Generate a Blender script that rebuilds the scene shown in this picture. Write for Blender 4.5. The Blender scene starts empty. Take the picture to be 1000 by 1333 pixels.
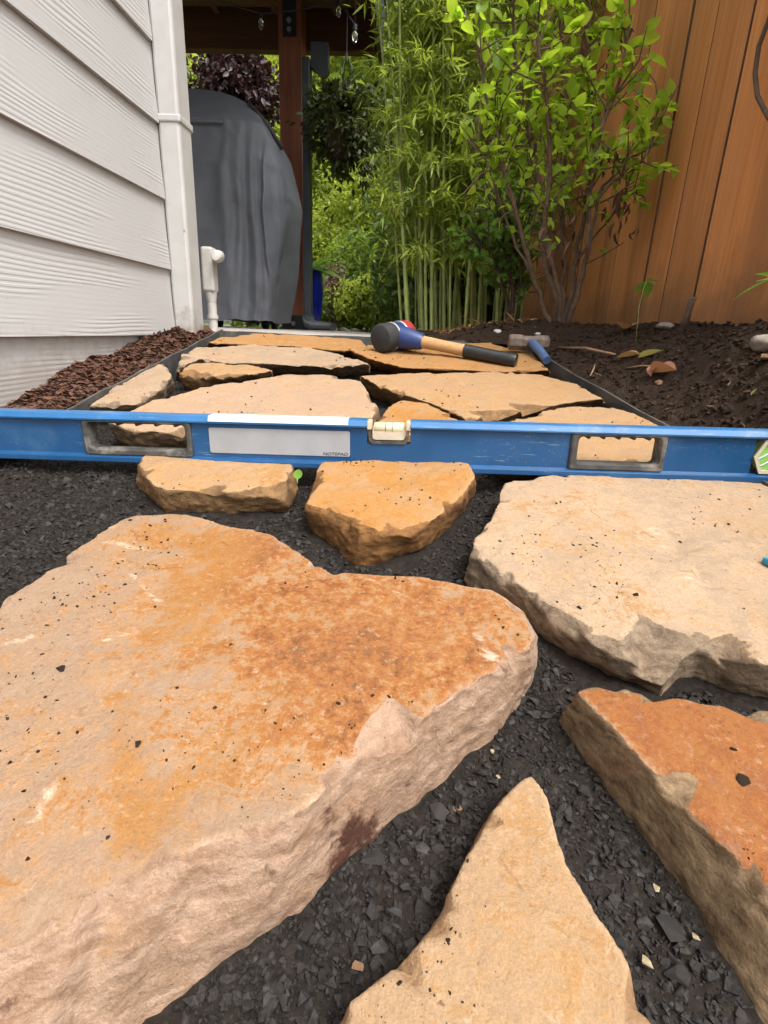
import bpy, bmesh, math, random
import numpy as np
from mathutils import Vector, Matrix

random.seed(7)
rng = np.random.default_rng(7)
SC = bpy.context.scene
COL = SC.collection

# ------------------------------------------------------------------ camera
FPX, CX, CY = 695.0, 500.0, 666.5
CAM = np.array([0.0, 0.0, 0.30])
_d = np.array([(415 - CX) / FPX, -(2715 - CY) / FPX, 1.0])
_zc = -_d / np.linalg.norm(_d)
_k = 45 / FPX
_yc = np.array([_k, (-_zc[2] - _zc[0] * _k) / _zc[1], 1.0])
_yc /= np.linalg.norm(_yc)
_xc = np.cross(_yc, _zc)
if _xc[0] < 0:
    _xc = -_xc
RW = np.array([_xc, _yc, _zc])          # world axes (rows) in camera right/up/forward
cam = bpy.data.cameras.new('camera')
cam_o = bpy.data.objects.new('camera', cam)
COL.objects.link(cam_o)
_r, _u, _f = RW[:, 0], RW[:, 1], RW[:, 2]
cam_o.matrix_world = Matrix(((_r[0], _u[0], -_f[0], CAM[0]), (_r[1], _u[1], -_f[1], CAM[1]),
                             (_r[2], _u[2], -_f[2], CAM[2]), (0, 0, 0, 1)))
cam.sensor_fit = 'VERTICAL'
cam.sensor_height = 24.0
cam.lens = FPX / 1333.0 * 24.0
cam.clip_start = 0.01
cam.clip_end = 500
SC.camera = cam_o

# ------------------------------------------------------------------ light
SUN_EL, SUN_AZ = math.radians(60), math.radians(140)     # azimuth clockwise from +Y (ahead), to the right
world = bpy.data.worlds.new('World')
SC.world = world
world.use_nodes = True
wn = world.node_tree
bg = wn.nodes['Background']
sky = wn.nodes.new('ShaderNodeTexSky')
sky.sky_type = 'NISHITA'
sky.sun_disc = False
sky.sun_elevation = SUN_EL
sky.sun_rotation = SUN_AZ
sky.air_density = 1.0
sky.dust_density = 4.0
hsv = wn.nodes.new('ShaderNodeHueSaturation')           # clouded sky: mostly neutral
hsv.inputs['Saturation'].default_value = 0.06
wn.links.new(sky.outputs[0], hsv.inputs['Color'])
wn.links.new(hsv.outputs[0], bg.inputs['Color'])
bg.inputs['Strength'].default_value = 0.15
sun = bpy.data.lights.new('sun', 'SUN')
sun.energy = 0.7
sun.angle = math.radians(20)
sun.color = (1.0, 0.955, 0.89)
sun_o = bpy.data.objects.new('sun', sun)
COL.objects.link(sun_o)
_sd = Vector((math.sin(SUN_AZ) * math.cos(SUN_EL), math.cos(SUN_AZ) * math.cos(SUN_EL), math.sin(SUN_EL)))
sun_o.rotation_euler = _sd.to_track_quat('Z', 'Y').to_euler()
sun_o.location = (3, 3, 6)
SC.view_settings.view_transform = 'Standard'
SC.view_settings.look = 'None'
SC.view_settings.gamma = 1
SC.view_settings.use_curve_mapping = False
SC.view_settings.exposure = 1.75
SC.render.engine = 'CYCLES'
SC.cycles.use_denoising = True
SC.cycles.max_bounces = 8
SC.cycles.transparent_max_bounces = 8

# ------------------------------------------------------------------ pixel -> place
def ray(x, y):
    return RW @ np.array([(x - CX) / FPX, -(y - CY) / FPX, 1.0])
TA, GA, SLOPE = 0.018, -0.025, 0.17      # stone tops and gravel: a slope rising to the patio
def on_slope(x, y, a):                    # z = a + SLOPE*Y
    r = ray(x, y)
    t = (a - CAM[2]) / (r[2] - SLOPE * r[1])
    return CAM + t * r
def on_z(x, y, z):
    r = ray(x, y)
    return CAM + r * ((z - CAM[2]) / r[2])
def on_Y(x, y, Y):
    r = ray(x, y)
    return CAM + r * (Y / r[1])
def on_X(x, y, X):
    r = ray(x, y)
    return CAM + r * (X / r[0])
def Tz(Y):
    return np.minimum(TA + SLOPE * np.asarray(Y, float), 0.283)
def sstep(a, b, x):
    t = np.clip((np.asarray(x, float) - a) / (b - a), 0, 1)
    return t * t * (3 - 2 * t)

# ------------------------------------------------------------------ vectorised noise
def _h(ix, iy, iz, seed):
    h = (ix.astype(np.uint32) * np.uint32(374761393) + iy.astype(np.uint32) * np.uint32(668265263)
         + iz.astype(np.uint32) * np.uint32(2147483647) + np.uint32((seed * 1274126177) & 0xffffffff))
    h ^= h >> np.uint32(13)
    h *= np.uint32(1274126177)
    h ^= h >> np.uint32(16)
    h *= np.uint32(2246822519)
    h ^= h >> np.uint32(15)
    return (h & np.uint32(0xffffff)).astype(np.float64) / 16777215.0
def vnoise(p, seed=0):
    p = np.asarray(p, float)
    i = np.floor(p).astype(np.int64)
    f = p - i
    f = f * f * f * (f * (f * 6 - 15) + 10)
    x, y, z = i[:, 0], i[:, 1], i[:, 2]
    fx, fy, fz = f[:, 0], f[:, 1], f[:, 2]
    def L(a, b, t): return a + (b - a) * t
    c00 = L(_h(x, y, z, seed), _h(x + 1, y, z, seed), fx)
    c10 = L(_h(x, y + 1, z, seed), _h(x + 1, y + 1, z, seed), fx)
    c01 = L(_h(x, y, z + 1, seed), _h(x + 1, y, z + 1, seed), fx)
    c11 = L(_h(x, y + 1, z + 1, seed), _h(x + 1, y + 1, z + 1, seed), fx)
    return L(L(c00, c10, fy), L(c01, c11, fy), fz) * 2 - 1
def fbm(p, scale, octaves=4, seed=0, gain=0.5):
    p = np.asarray(p, float) * scale
    s, a, n = 0, 1.0, 0
    for o in range(octaves):
        s = s + a * vnoise(p + 17.3 * o, seed + o)
        n += a
        a *= gain
        p = p * 2.03
    return s / n * 1.6
def xyz(x, y, z=0.0):
    x = np.asarray(x, float)
    return np.stack([x, np.broadcast_to(y, x.shape), np.broadcast_to(z, x.shape)], -1).reshape(-1, 3)

# ------------------------------------------------------------------ object helpers
def wloc(o):
    v = np.zeros(3)
    while o is not None:
        v = v + np.array(o.location)
        o = o.parent
    return v
def tag(o, label=None, cat=None, group=None, kind=None):
    if label: o['label'] = label
    if cat: o['category'] = cat
    if group: o['group'] = group
    if kind: o['kind'] = kind
    return o
def empty(name, loc, label=None, cat=None, group=None):
    o = bpy.data.objects.new(name, None)
    o.empty_display_size = 0.05
    COL.objects.link(o)
    o.location = [float(c) for c in loc]
    return tag(o, label, cat, group)
def raw_mesh(name, V, polys, smooth=False, attrs=None):
    """polys: (n,k) array or list of arrays/lists"""
    me = bpy.data.meshes.new(name)
    V = np.asarray(V, np.float32)
    if isinstance(polys, np.ndarray):
        n, k = polys.shape
        me.vertices.add(len(V)); me.vertices.foreach_set('co', V.ravel())
        me.loops.add(n * k); me.loops.foreach_set('vertex_index', polys.astype(np.int32).ravel())
        me.polygons.add(n); me.polygons.foreach_set('loop_start', np.arange(n, dtype=np.int32) * k)
        me.polygons.foreach_set('use_smooth', np.full(n, smooth))
        me.update(calc_edges=True)
    else:
        me.from_pydata([tuple(map(float, v)) for v in V], [], [list(map(int, p)) for p in polys])
        me.polygons.foreach_set('use_smooth', np.full(len(me.polygons), smooth))
        me.update()
    if attrs:
        for an, av in attrs.items():
            av = np.asarray(av, np.float32)
            if av.ndim == 1:
                me.attributes.new(an, 'FLOAT', 'POINT').data.foreach_set('value', av)
            else:
                me.attributes.new(an, 'FLOAT_COLOR', 'POINT').data.foreach_set('color', av.ravel())
    return me
def mk(name, V, polys, mat, parent=None, smooth=False, attrs=None, origin='base'):
    """a mesh object from world-space vertices; its origin is its base (or its parent's origin)"""
    V = np.asarray(V, float)
    if parent is not None:
        off = wloc(parent)
    elif origin == 'base':
        off = np.array([(V[:, 0].min() + V[:, 0].max()) / 2, (V[:, 1].min() + V[:, 1].max()) / 2, V[:, 2].min()])
    else:
        off = np.zeros(3)
    me = raw_mesh(name, V - off, polys, smooth, attrs)
    me.materials.append(mat)
    o = bpy.data.objects.new(name, me)
    COL.objects.link(o)
    if parent is not None:
        o.parent = parent
    else:
        o.location = off
    return o
def link_mesh(name, me, parent=None, loc=(0, 0, 0), rot=(0, 0, 0), scale=1.0):
    o = bpy.data.objects.new(name, me)
    COL.objects.link(o)
    o.parent = parent
    o.location = loc
    o.rotation_euler = rot
    o.scale = (scale,) * 3 if np.isscalar(scale) else scale
    return o
class MB:
    """collects world-space shapes into one mesh"""
    def __init__(s): s.V = []; s.F = []
    def add(s, V, F):
        b = len(s.V)
        s.V += [tuple(map(float, v)) for v in V]
        s.F += [[b + int(i) for i in f] for f in F]
        return s
    def box(s, lo, hi, bev=0.0, M=None):
        lo, hi = np.array(lo, float), np.array(hi, float)
        if bev <= 0:
            V = [(x, y, z) for z in (lo[2], hi[2]) for y in (lo[1], hi[1]) for x in (lo[0], hi[0])]
            F = [(0, 2, 3, 1), (4, 5, 7, 6), (0, 1, 5, 4), (2, 6, 7, 3), (0, 4, 6, 2), (1, 3, 7, 5)]
        else:
            bm = bmesh.new()
            bmesh.ops.create_cube(bm, size=1.0)
            for v in bm.verts:
                v.co = Vector((lo + hi) / 2) + Vector(np.array(v.co) * (hi - lo))
            bmesh.ops.bevel(bm, geom=list(bm.edges), offset=bev, segments=2, affect='EDGES', profile=0.5)
            bm.verts.index_update()
            V = [tuple(v.co) for v in bm.verts]; F = [[v.index for v in f.verts] for f in bm.faces]
            bm.free()
        if M is not None: V = [tuple(M @ Vector(v)) for v in V]
        return s.add(V, F)
    def tube(s, pts, rad, n=8, cap=True):
        pts = [Vector(tuple(map(float, p))) for p in pts]
        if np.isscalar(rad): rad = [rad] * len(pts)
        V, F = [], []
        t0 = (pts[1] - pts[0]).normalized()
        a = t0.orthogonal().normalized()
        for i, p in enumerate(pts):
            t = (pts[min(i + 1, len(pts) - 1)] - pts[max(i - 1, 0)]).normalized()
            a = (a - t * a.dot(t))
            a = a.normalized() if a.length > 1e-6 else t.orthogonal().normalized()
            b = t.cross(a)
            for k in range(n):
                w = 2 * math.pi * k / n
                V.append(p + (a * math.cos(w) + b * math.sin(w)) * rad[i])
        for i in range(len(pts) - 1):
            for k in range(n):
                k2 = (k + 1) % n
                F.append((i * n + k, i * n + k2, (i + 1) * n + k2, (i + 1) * n + k))
        if cap:
            F.append(tuple(range(n - 1, -1, -1)))
            F.append(tuple((len(pts) - 1) * n + k for k in range(n)))
        return s.add(V, F)
    def prism(s, poly, axis0, axis1, axis2, o, d):
        """poly in (axis0, axis1) extruded by d along axis2 from o"""
        o, a0, a1, a2 = [np.array(v, float) for v in (o, axis0, axis1, axis2)]
        n = len(poly)
        V = [o + p[0] * a0 + p[1] * a1 for p in poly] + [o + p[0] * a0 + p[1] * a1 + d * a2 for p in poly]
        F = [tuple(range(n - 1, -1, -1)), tuple(range(n, 2 * n))]
        F += [(i, (i + 1) % n, n + (i + 1) % n, n + i) for i in range(n)]
        return s.add(V, F)
    def loft(s, rings, cap=True, closed=True):
        n = len(rings[0]); V = [p for r in rings for p in r]; F = []
        for i in range(len(rings) - 1):
            for k in range(n if closed else n - 1):
                k2 = (k + 1) % n
                F.append((i * n + k, i * n + k2, (i + 1) * n + k2, (i + 1) * n + k))
        if cap:
            F.append(tuple(range(n - 1, -1, -1))); F.append(tuple((len(rings) - 1) * n + k for k in range(n)))
        return s.add(V, F)
    def build(s, name, mat, parent=None, smooth=False, origin='base', fix=True, attrs=None):
        o = mk(name, s.V, s.F, mat, parent, smooth, attrs, origin)
        if fix:
            bm = bmesh.new(); bm.from_mesh(o.data)
            bmesh.ops.recalc_face_normals(bm, faces=bm.faces)
            bm.to_mesh(o.data); bm.free()
        return o
def auto_smooth(o, ang=40):
    me = o.data
    me.polygons.foreach_set('use_smooth', np.ones(len(me.polygons), bool))
    bm = bmesh.new(); bm.from_mesh(me)
    lim = math.radians(ang)
    for e in bm.edges:
        e.smooth = not (len(e.link_faces) == 2 and e.calc_face_angle(0) > lim)
    bm.to_mesh(me); bm.free()
    return o
def grid_mesh(X, Y, Z):
    n, m = X.shape
    V = np.stack([X, Y, Z], -1).reshape(-1, 3)
    i = np.arange(n * m).reshape(n, m)
    F = np.stack([i[:-1, :-1], i[:-1, 1:], i[1:, 1:], i[1:, :-1]], -1).reshape(-1, 4)
    # make faces look up
    a, b, c = V[F[0, 0]], V[F[0, 1]], V[F[0, 2]]
    if np.cross(b - a, c - a)[2] < 0: F = F[:, ::-1]
    return V, F

# ------------------------------------------------------------------ materials
class NT:
    def __init__(s, name):
        s.m = bpy.data.materials.new(name); s.m.use_nodes = True
        s.t = s.m.node_tree; s.b = s.t.nodes['Principled BSDF']; s.out = s.t.nodes['Material Output']
    def n(s, typ, **kw):
        nd = s.t.nodes.new(typ)
        for k, v in kw.items(): setattr(nd, k, v)
        return nd
    def set(s, sock, v):
        if isinstance(v, bpy.types.NodeSocket): s.t.links.new(v, sock)
        elif isinstance(v, (tuple, list)) and len(v) == 3 and sock.type == 'RGBA': sock.default_value = (*v, 1)
        else: sock.default_value = v
    def obj(s):
        return s.n('ShaderNodeTexCoord').outputs['Object']
    def rnd(s):
        return s.n('ShaderNodeObjectInfo').outputs['Random']
    def attr(s, name, fac=True):
        a = s.n('ShaderNodeAttribute'); a.attribute_name = name
        return a.outputs['Fac'] if fac else a.outputs['Color']
    def mapping(s, v, loc=(0, 0, 0), rot=(0, 0, 0), scale=(1, 1, 1)):
        m = s.n('ShaderNodeMapping')
        s.set(m.inputs[0], v)
        s.set(m.inputs['Location'], loc); m.inputs['Rotation'].default_value = rot; m.inputs['Scale'].default_value = scale
        return m.outputs[0]
    def noise(s, v, scale, detail=4, rough=0.55, dist=0.0):
        nd = s.n('ShaderNodeTexNoise')
        s.set(nd.inputs['Vector'], v); nd.inputs['Scale'].default_value = scale
        nd.inputs['Detail'].default_value = detail; nd.inputs['Roughness'].default_value = rough
        nd.inputs['Distortion'].default_value = dist
        return nd.outputs['Fac']
    def voro(s, v, scale, feature='F1', out='Distance', rand=1.0):
        nd = s.n('ShaderNodeTexVoronoi'); nd.feature = feature
        s.set(nd.inputs['Vector'], v); nd.inputs['Scale'].default_value = scale; nd.inputs['Randomness'].default_value = rand
        return nd.outputs[out]
    def math(s, op, a, b=0.0, c=0.0, clamp=False):
        nd = s.n('ShaderNodeMath'); nd.operation = op; nd.use_clamp = clamp
        s.set(nd.inputs[0], a); s.set(nd.inputs[1], b); s.set(nd.inputs[2], c)
        return nd.outputs[0]
    def ramp(s, f, lo, hi, a=0.0, b=1.0):
        nd = s.n('ShaderNodeMapRange'); nd.interpolation_type = 'SMOOTHSTEP'
        s.set(nd.inputs['Value'], f)
        for k, v in zip(('From Min', 'From Max', 'To Min', 'To Max'), (lo, hi, a, b)): s.set(nd.inputs[k], v)
        return nd.outputs[0]
    def mix(s, f, a, b, mode='MIX'):
        nd = s.n('ShaderNodeMix'); nd.data_type = 'RGBA'; nd.blend_type = mode
        s.set(nd.inputs['Factor'], f); s.set(nd.inputs['A'] if False else nd.inputs[6], a); s.set(nd.inputs[7], b)
        return nd.outputs[2]
    def bump(s, h, strength, dist):
        nd = s.n('ShaderNodeBump'); nd.inputs['Strength'].default_value = strength
        nd.inputs['Distance'].default_value = dist
        s.set(nd.inputs['Height'], h)
        return nd.outputs[0]
    def fin(s, color=None, rough=None, normal=None, metal=None, spec=None):
        if color is not None: s.set(s.b.inputs['Base Color'], color)
        if rough is not None: s.set(s.b.inputs['Roughness'], rough)
        if normal is not None: s.set(s.b.inputs['Normal'], normal)
        if metal is not None: s.set(s.b.inputs['Metallic'], metal)
        if spec is not None: s.set(s.b.inputs['Specular IOR Level'], spec)
        return s.m

def simple(name, color, rough=0.6, metal=0.0, var=0.15, scale=30, bump=0.2, dist=0.0006, spec=0.5, dirt=None, scratch=None, splash=None):
    t = NT(name); o = t.obj()
    n = t.noise(o, scale, 6, 0.6)
    f = t.ramp(n, 0.3, 0.7)
    c = t.mix(f, tuple(x * (1 - var) for x in color), tuple(min(1, x * (1 + var)) for x in color))
    if dirt:
        d = t.ramp(t.noise(o, scale * 0.35, 8, 0.7), dirt[1], dirt[1] + 0.14)
        c = t.mix(t.math('MULTIPLY', d, dirt[2]), c, dirt[0])
    if scratch:                                     # fine scuffs along the length
        sv = t.noise(t.mapping(o, rot=(0, 0.12, 0), scale=(0.06, 1, 1)), 420, 3, 0.6)
        sf_ = t.math('MULTIPLY', t.ramp(sv, 0.62, 0.72), t.ramp(t.noise(o, 9, 4, 0.6), 0.44, 0.62))
        c = t.mix(t.math('MULTIPLY', sf_, 0.65), c, scratch)
        du = t.math('MULTIPLY', t.ramp(t.noise(o, 260, 2, 0.5), 0.64, 0.70), t.ramp(t.noise(o, 7, 3), 0.42, 0.6))
        c = t.mix(t.math('MULTIPLY', du, 0.6), c, (0.13, 0.105, 0.085))
    if splash:                                      # mud thrown up from the bed
        ge = t.n('ShaderNodeNewGeometry').outputs['Position']; sx_ = t.n('ShaderNodeSeparateXYZ'); t.set(sx_.inputs[0], ge)
        hz = t.math('ADD', sx_.outputs[2], t.math('MULTIPLY', t.math('SUBTRACT', t.noise(ge, 24, 7, 0.75), 0.5), -0.28))
        c = t.mix(t.ramp(hz, splash, splash + 0.13, 0.75, 0.0), c, (0.16, 0.10, 0.065))
    return t.fin(c, t.ramp(n, 0.3, 0.7, rough - 0.06, rough + 0.06), t.bump(t.noise(o, scale * 6, 5, 0.6), bump, dist), metal, spec)

def stone_mat(name, cream, grey, rust, yellow, seed, side_c=(0.46, 0.33, 0.22), side_d=(0.27, 0.17, 0.09), speck=1.0):
    """colours sit in the stone: 'tone' carries rust, yellow, pale and broken-side zones, noise breaks their borders"""
    cream, grey, rust, yellow, side_c, side_d = [(c_[0] * 0.66, c_[1] * 0.61, c_[2] * 0.57) for c_ in (cream, grey, rust, yellow, side_c, side_d)]
    t = NT(name)
    v = t.mapping(t.obj(), loc=(seed * 3.7, seed * 1.9, seed * 0.7))
    a = t.attr('tone', fac=False)
    sep = t.n('ShaderNodeSeparateColor'); t.set(sep.inputs[0], a)
    R, G, B = sep.outputs
    side = t.attr('side'); iron = t.attr('iron'); rim = t.attr('rim')
    wq = t.n('ShaderNodeTexNoise'); t.set(wq.inputs['Vector'], v); wq.inputs['Scale'].default_value = 16; wq.inputs['Detail'].default_value = 5
    wa = t.n('ShaderNodeVectorMath'); wa.operation = 'MULTIPLY_ADD'
    t.set(wa.inputs[0], wq.outputs['Color']); wa.inputs[1].default_value = (0.05, 0.05, 0.05); t.set(wa.inputs[2], v)
    w = wa.outputs[0]                                     # warped coordinates: stains curl instead of reading as round blobs
    nl = t.noise(w, 7, 7, 0.6, 0.3)
    nm = t.noise(w, 30, 9, 0.68, 0.3)
    nf = t.noise(v, 150, 7, 0.72)
    ng = t.noise(v, 900, 3, 0.6)
    n2 = t.noise(t.mapping(w, loc=(5, 2, 1)), 15, 8, 0.66)
    vb = t.math('ADD', t.math('MULTIPLY', t.math('SUBTRACT', nl, 0.5), 1.7),
                t.math('ADD', t.math('MULTIPLY', t.math('SUBTRACT', nm, 0.5), 2.0), t.math('MULTIPLY', t.math('SUBTRACT', nf, 0.5), 1.1)))
    n4 = t.noise(v, 420, 4, 0.7)
    def mixc(a_, b_, k): return tuple(x * (1 - k) + y * k for x, y in zip(a_, b_))
    # iron content f runs through one palette, so rust soaks into the buff stone instead of sitting in patches
    Rc = t.math('MINIMUM', R, 0.80)
    f = t.math('ADD', t.math('MULTIPLY', Rc, 0.52), t.math('MULTIPLY', t.math('SUBTRACT', nl, 0.5), 1.1))
    f = t.math('ADD', f, t.math('MULTIPLY', t.math('SUBTRACT', nm, 0.5), 1.7))
    f = t.math('ADD', f, t.math('MULTIPLY', t.math('SUBTRACT', nf, 0.5), t.math('ADD', 1.1, t.math('MULTIPLY', Rc, 0.8))))
    f = t.math('ADD', f, t.math('MULTIPLY', t.math('SUBTRACT', n4, 0.5), 0.55))
    f = t.math('ADD', f, 0.24)
    cr = t.n('ShaderNodeValToRGB'); t.set(cr.inputs[0], f)
    stops = [(0.0, mixc(grey, (0.30, 0.22, 0.15), 0.25)), (0.16, grey), (0.30, cream), (0.44, mixc(cream, yellow, 0.40)), (0.58, mixc(yellow, rust, 0.45)), (0.76, rust), (1.0, tuple(x * 0.55 for x in rust))]
    el = cr.color_ramp.elements
    el[0].position, el[0].color = stops[0][0], (*stops[0][1], 1)
    el[1].position, el[1].color = stops[-1][0], (*stops[-1][1], 1)
    for p_, c_ in stops[1:-1]:
        e_ = el.new(p_); e_.color = (*c_, 1)
    base = cr.outputs[0]
    yf = t.ramp(t.math('ADD', G, t.math('MULTIPLY', vb, 1.0)), 0.15, 0.95)
    base = t.mix(t.math('MULTIPLY', yf, 0.72), base, t.mix(t.ramp(nf, 0.35, 0.65), tuple(x * 0.82 for x in yellow), yellow))
    rf = t.ramp(t.math('ADD', R, t.math('MULTIPLY', vb, 1.25)), 0.22, 0.85)
    # mottled rings of iron stain inside the rusty zone
    cell = t.math('MULTIPLY', t.ramp(t.voro(t.mapping(w, scale=(1, 1, 0.4)), 230), 0.2, 0.6), t.ramp(nl, 0.42, 0.58))
    base = t.mix(t.math('MULTIPLY', t.math('MULTIPLY', rf, cell), 0.14), base, mixc(cream, yellow, 0.2))
    fl = t.math('MULTIPLY', t.ramp(t.noise(v, 240, 5, 0.7), 0.53, 0.66), t.ramp(nm, 0.44, 0.58))
    base = t.mix(t.math('MULTIPLY', fl, 0.5), base, mixc(cream, (0.5, 0.42, 0.33), 0.35))
    dk = t.math('MULTIPLY', t.ramp(t.noise(t.mapping(v, loc=(3, 1, 8)), 200, 6, 0.7), 0.55, 0.68), t.ramp(n2, 0.46, 0.60))
    base = t.mix(t.math('MULTIPLY', dk, 0.5), base, mixc(rust, (0.1, 0.05, 0.03), 0.4))
    streak = t.noise(t.mapping(w, rot=(0, 0, 0.6), scale=(0.35, 1.6, 1)), 110, 7, 0.72)
    pf = t.ramp(t.math('ADD', t.math('ADD', B, t.math('MULTIPLY', vb, 0.9)), t.math('MULTIPLY', t.math('SUBTRACT', streak, 0.5), 2.6)), 0.55, 1.15)
    base = t.mix(t.math('MULTIPLY', pf, 0.75), base, (0.46, 0.36, 0.265))
    # hair-fine veins, pale and brown
    ve2 = t.ramp(t.math('ABSOLUTE', t.math('SUBTRACT', t.noise(t.mapping(w, loc=(2, 7, 4)), 6, 4, 0.5), 0.47)), 0.0008, 0.004, 1.0, 0.0)
    base = t.mix(t.math('MULTIPLY', t.math('MULTIPLY', ve2, t.ramp(nm, 0.46, 0.58)), 0.4), base, tuple(x * 0.45 for x in rust))
    rm = t.ramp(t.math('ADD', t.math('MULTIPLY', rim, 0.9), t.math('MULTIPLY', vb, 0.75)), 0.30, 0.95)
    base = t.mix(t.math('MULTIPLY', rm, 0.45), base, mixc(side_c, (0.46, 0.37, 0.28), 0.5))
    # broken side faces: fresh, sandy, banded along the bed
    vs = t.mapping(w, scale=(1, 1, 3.2))
    sb = t.noise(vs, 34, 9, 0.72, 0.3)
    sc = t.mix(t.ramp(sb, 0.36, 0.64), side_d, side_c)
    sc = t.mix(t.math('MULTIPLY', t.ramp(nf, 0.5, 0.68), 0.4), sc, tuple(min(1, x * 1.25) for x in side_c))
    sc = t.mix(t.math('MULTIPLY', t.ramp(nl, 0.5, 0.64), 0.45), sc, tuple(a_ * 0.5 + b_ * 0.5 for a_, b_ in zip(rust, side_c)))
    sc = t.mix(t.ramp(t.math('ADD', iron, t.math('MULTIPLY', vb, 1.6)), 0.35, 1.0), sc, (0.06, 0.022, 0.012))
    sf = t.ramp(t.math('ADD', side, t.math('MULTIPLY', t.math('SUBTRACT', nm, 0.5), 0.8)), 0.25, 0.62)
    base = t.mix(sf, base, sc)
    gr = t.ramp(ng, 0.3, 0.7, 0.88, 1.09)
    cmb = t.n('ShaderNodeCombineColor')
    for i in range(3): t.set(cmb.inputs[i], gr)
    base = t.mix(1.0, base, cmb.outputs[0], 'MULTIPLY')
    # dark specks of soil and manganese, in loose drifts
    sp = t.math('MULTIPLY', t.ramp(t.noise(v, 330, 3, 0.55), 0.64, 0.70), t.ramp(t.noise(v, 14, 4), 0.44, 0.60))
    base = t.mix(t.math('MULTIPLY', sp, 0.7 * speck), base, (0.085, 0.05, 0.03))
    st = t.ramp(t.noise(w, 11, 8, 0.75, 0.6), 0.56, 0.74)
    base = t.mix(t.math('MULTIPLY', st, 0.38 * speck), base, (0.20, 0.125, 0.075))
    h = t.math('ADD', t.math('MULTIPLY', nm, 1.3), t.math('ADD', t.math('MULTIPLY', nf, 0.42), t.math('MULTIPLY', ng, 0.07)))
    fac = t.voro(t.mapping(w, scale=(1, 1, 1.5)), 95, 'F1', 'Distance')
    h = t.math('ADD', h, t.math('MULTIPLY', t.math('SUBTRACT', t.math('ADD', t.math('ADD', t.math('MULTIPLY', sb, 1.6), t.math('MULTIPLY', fac, 0.8)), t.math('ADD', t.math('MULTIPLY', nf, 2.8), t.math('MULTIPLY', n4, 1.0))), 3.05), side))
    lx = t.math('ADD', n2, t.math('MULTIPLY', nm, 0.22))
    lg = t.math('SUBTRACT', t.math('SNAP', lx, 0.045), lx)
    h = t.math('ADD', h, t.math('MULTIPLY', t.math('MULTIPLY', lg, 4.0), t.ramp(side, 0.1, 0.4, 1.0, 0.0)))
    return t.fin(base, t.ramp(nm, 0.3, 0.7, 0.78, 0.92), t.bump(h, 0.55, 0.004), spec=0.25)

def gravel_mat(name, dark, light, seed=0, rough=0.8, spec=0.35):
    t = NT(name); v = t.obj()
    a = t.attr('rnd')
    n = t.noise(v, 300, 4, 0.6)
    c = t.mix(a, dark, light)
    c = t.mix(t.math('MULTIPLY', t.ramp(n, 0.40, 0.66), 0.55), c, tuple(min(1, x * 1.9) for x in light))
    brown = t.ramp(t.noise(v, 9, 4), 0.5, 0.7)
    c = t.mix(t.math('MULTIPLY', brown, 0.35), c, (light[0] * 1.15, light[1] * 0.9, light[2] * 0.7))
    return t.fin(c, t.ramp(n, 0.3, 0.7, rough - 0.12, rough + 0.1), t.bump(t.noise(v, 700, 4, 0.65), 0.5, 0.0012), spec=spec)

def leaf_mat(name, lo, hi, trans=0.4, rough=0.45, dead=None):
    """rnd: 0..1 per leaf, plus a per-object share for single leaves"""
    t = NT(name); v = t.obj()
    r = t.math('FRACT', t.math('ADD', t.attr('rnd'), t.math('MULTIPLY', t.rnd(), 0.999)))
    c = t.mix(r, lo, hi)
    c = t.mix(t.math('MULTIPLY', t.ramp(t.noise(v, 60, 3), 0.45, 0.75), 0.3), c, tuple(x * 0.6 for x in lo))
    if dead:
        c = t.mix(t.ramp(r, 0.955, 0.965), c, dead)
    t.fin(c, rough, spec=0.4)
    tr = t.n('ShaderNodeBsdfTranslucent')
    tc = t.mix(0.5, c, tuple(min(1, x) for x in (hi[0] * 1.5, hi[1] * 1.5, hi[2] * 0.8)))
    t.set(tr.inputs['Color'], tc)
    m = t.n('ShaderNodeMixShader'); m.inputs[0].default_value = trans
    t.t.links.new(t.b.outputs[0], m.inputs[1]); t.t.links.new(tr.outputs[0], m.inputs[2])
    t.t.links.new(m.outputs[0], t.out.inputs['Surface'])
    return t.m

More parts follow.
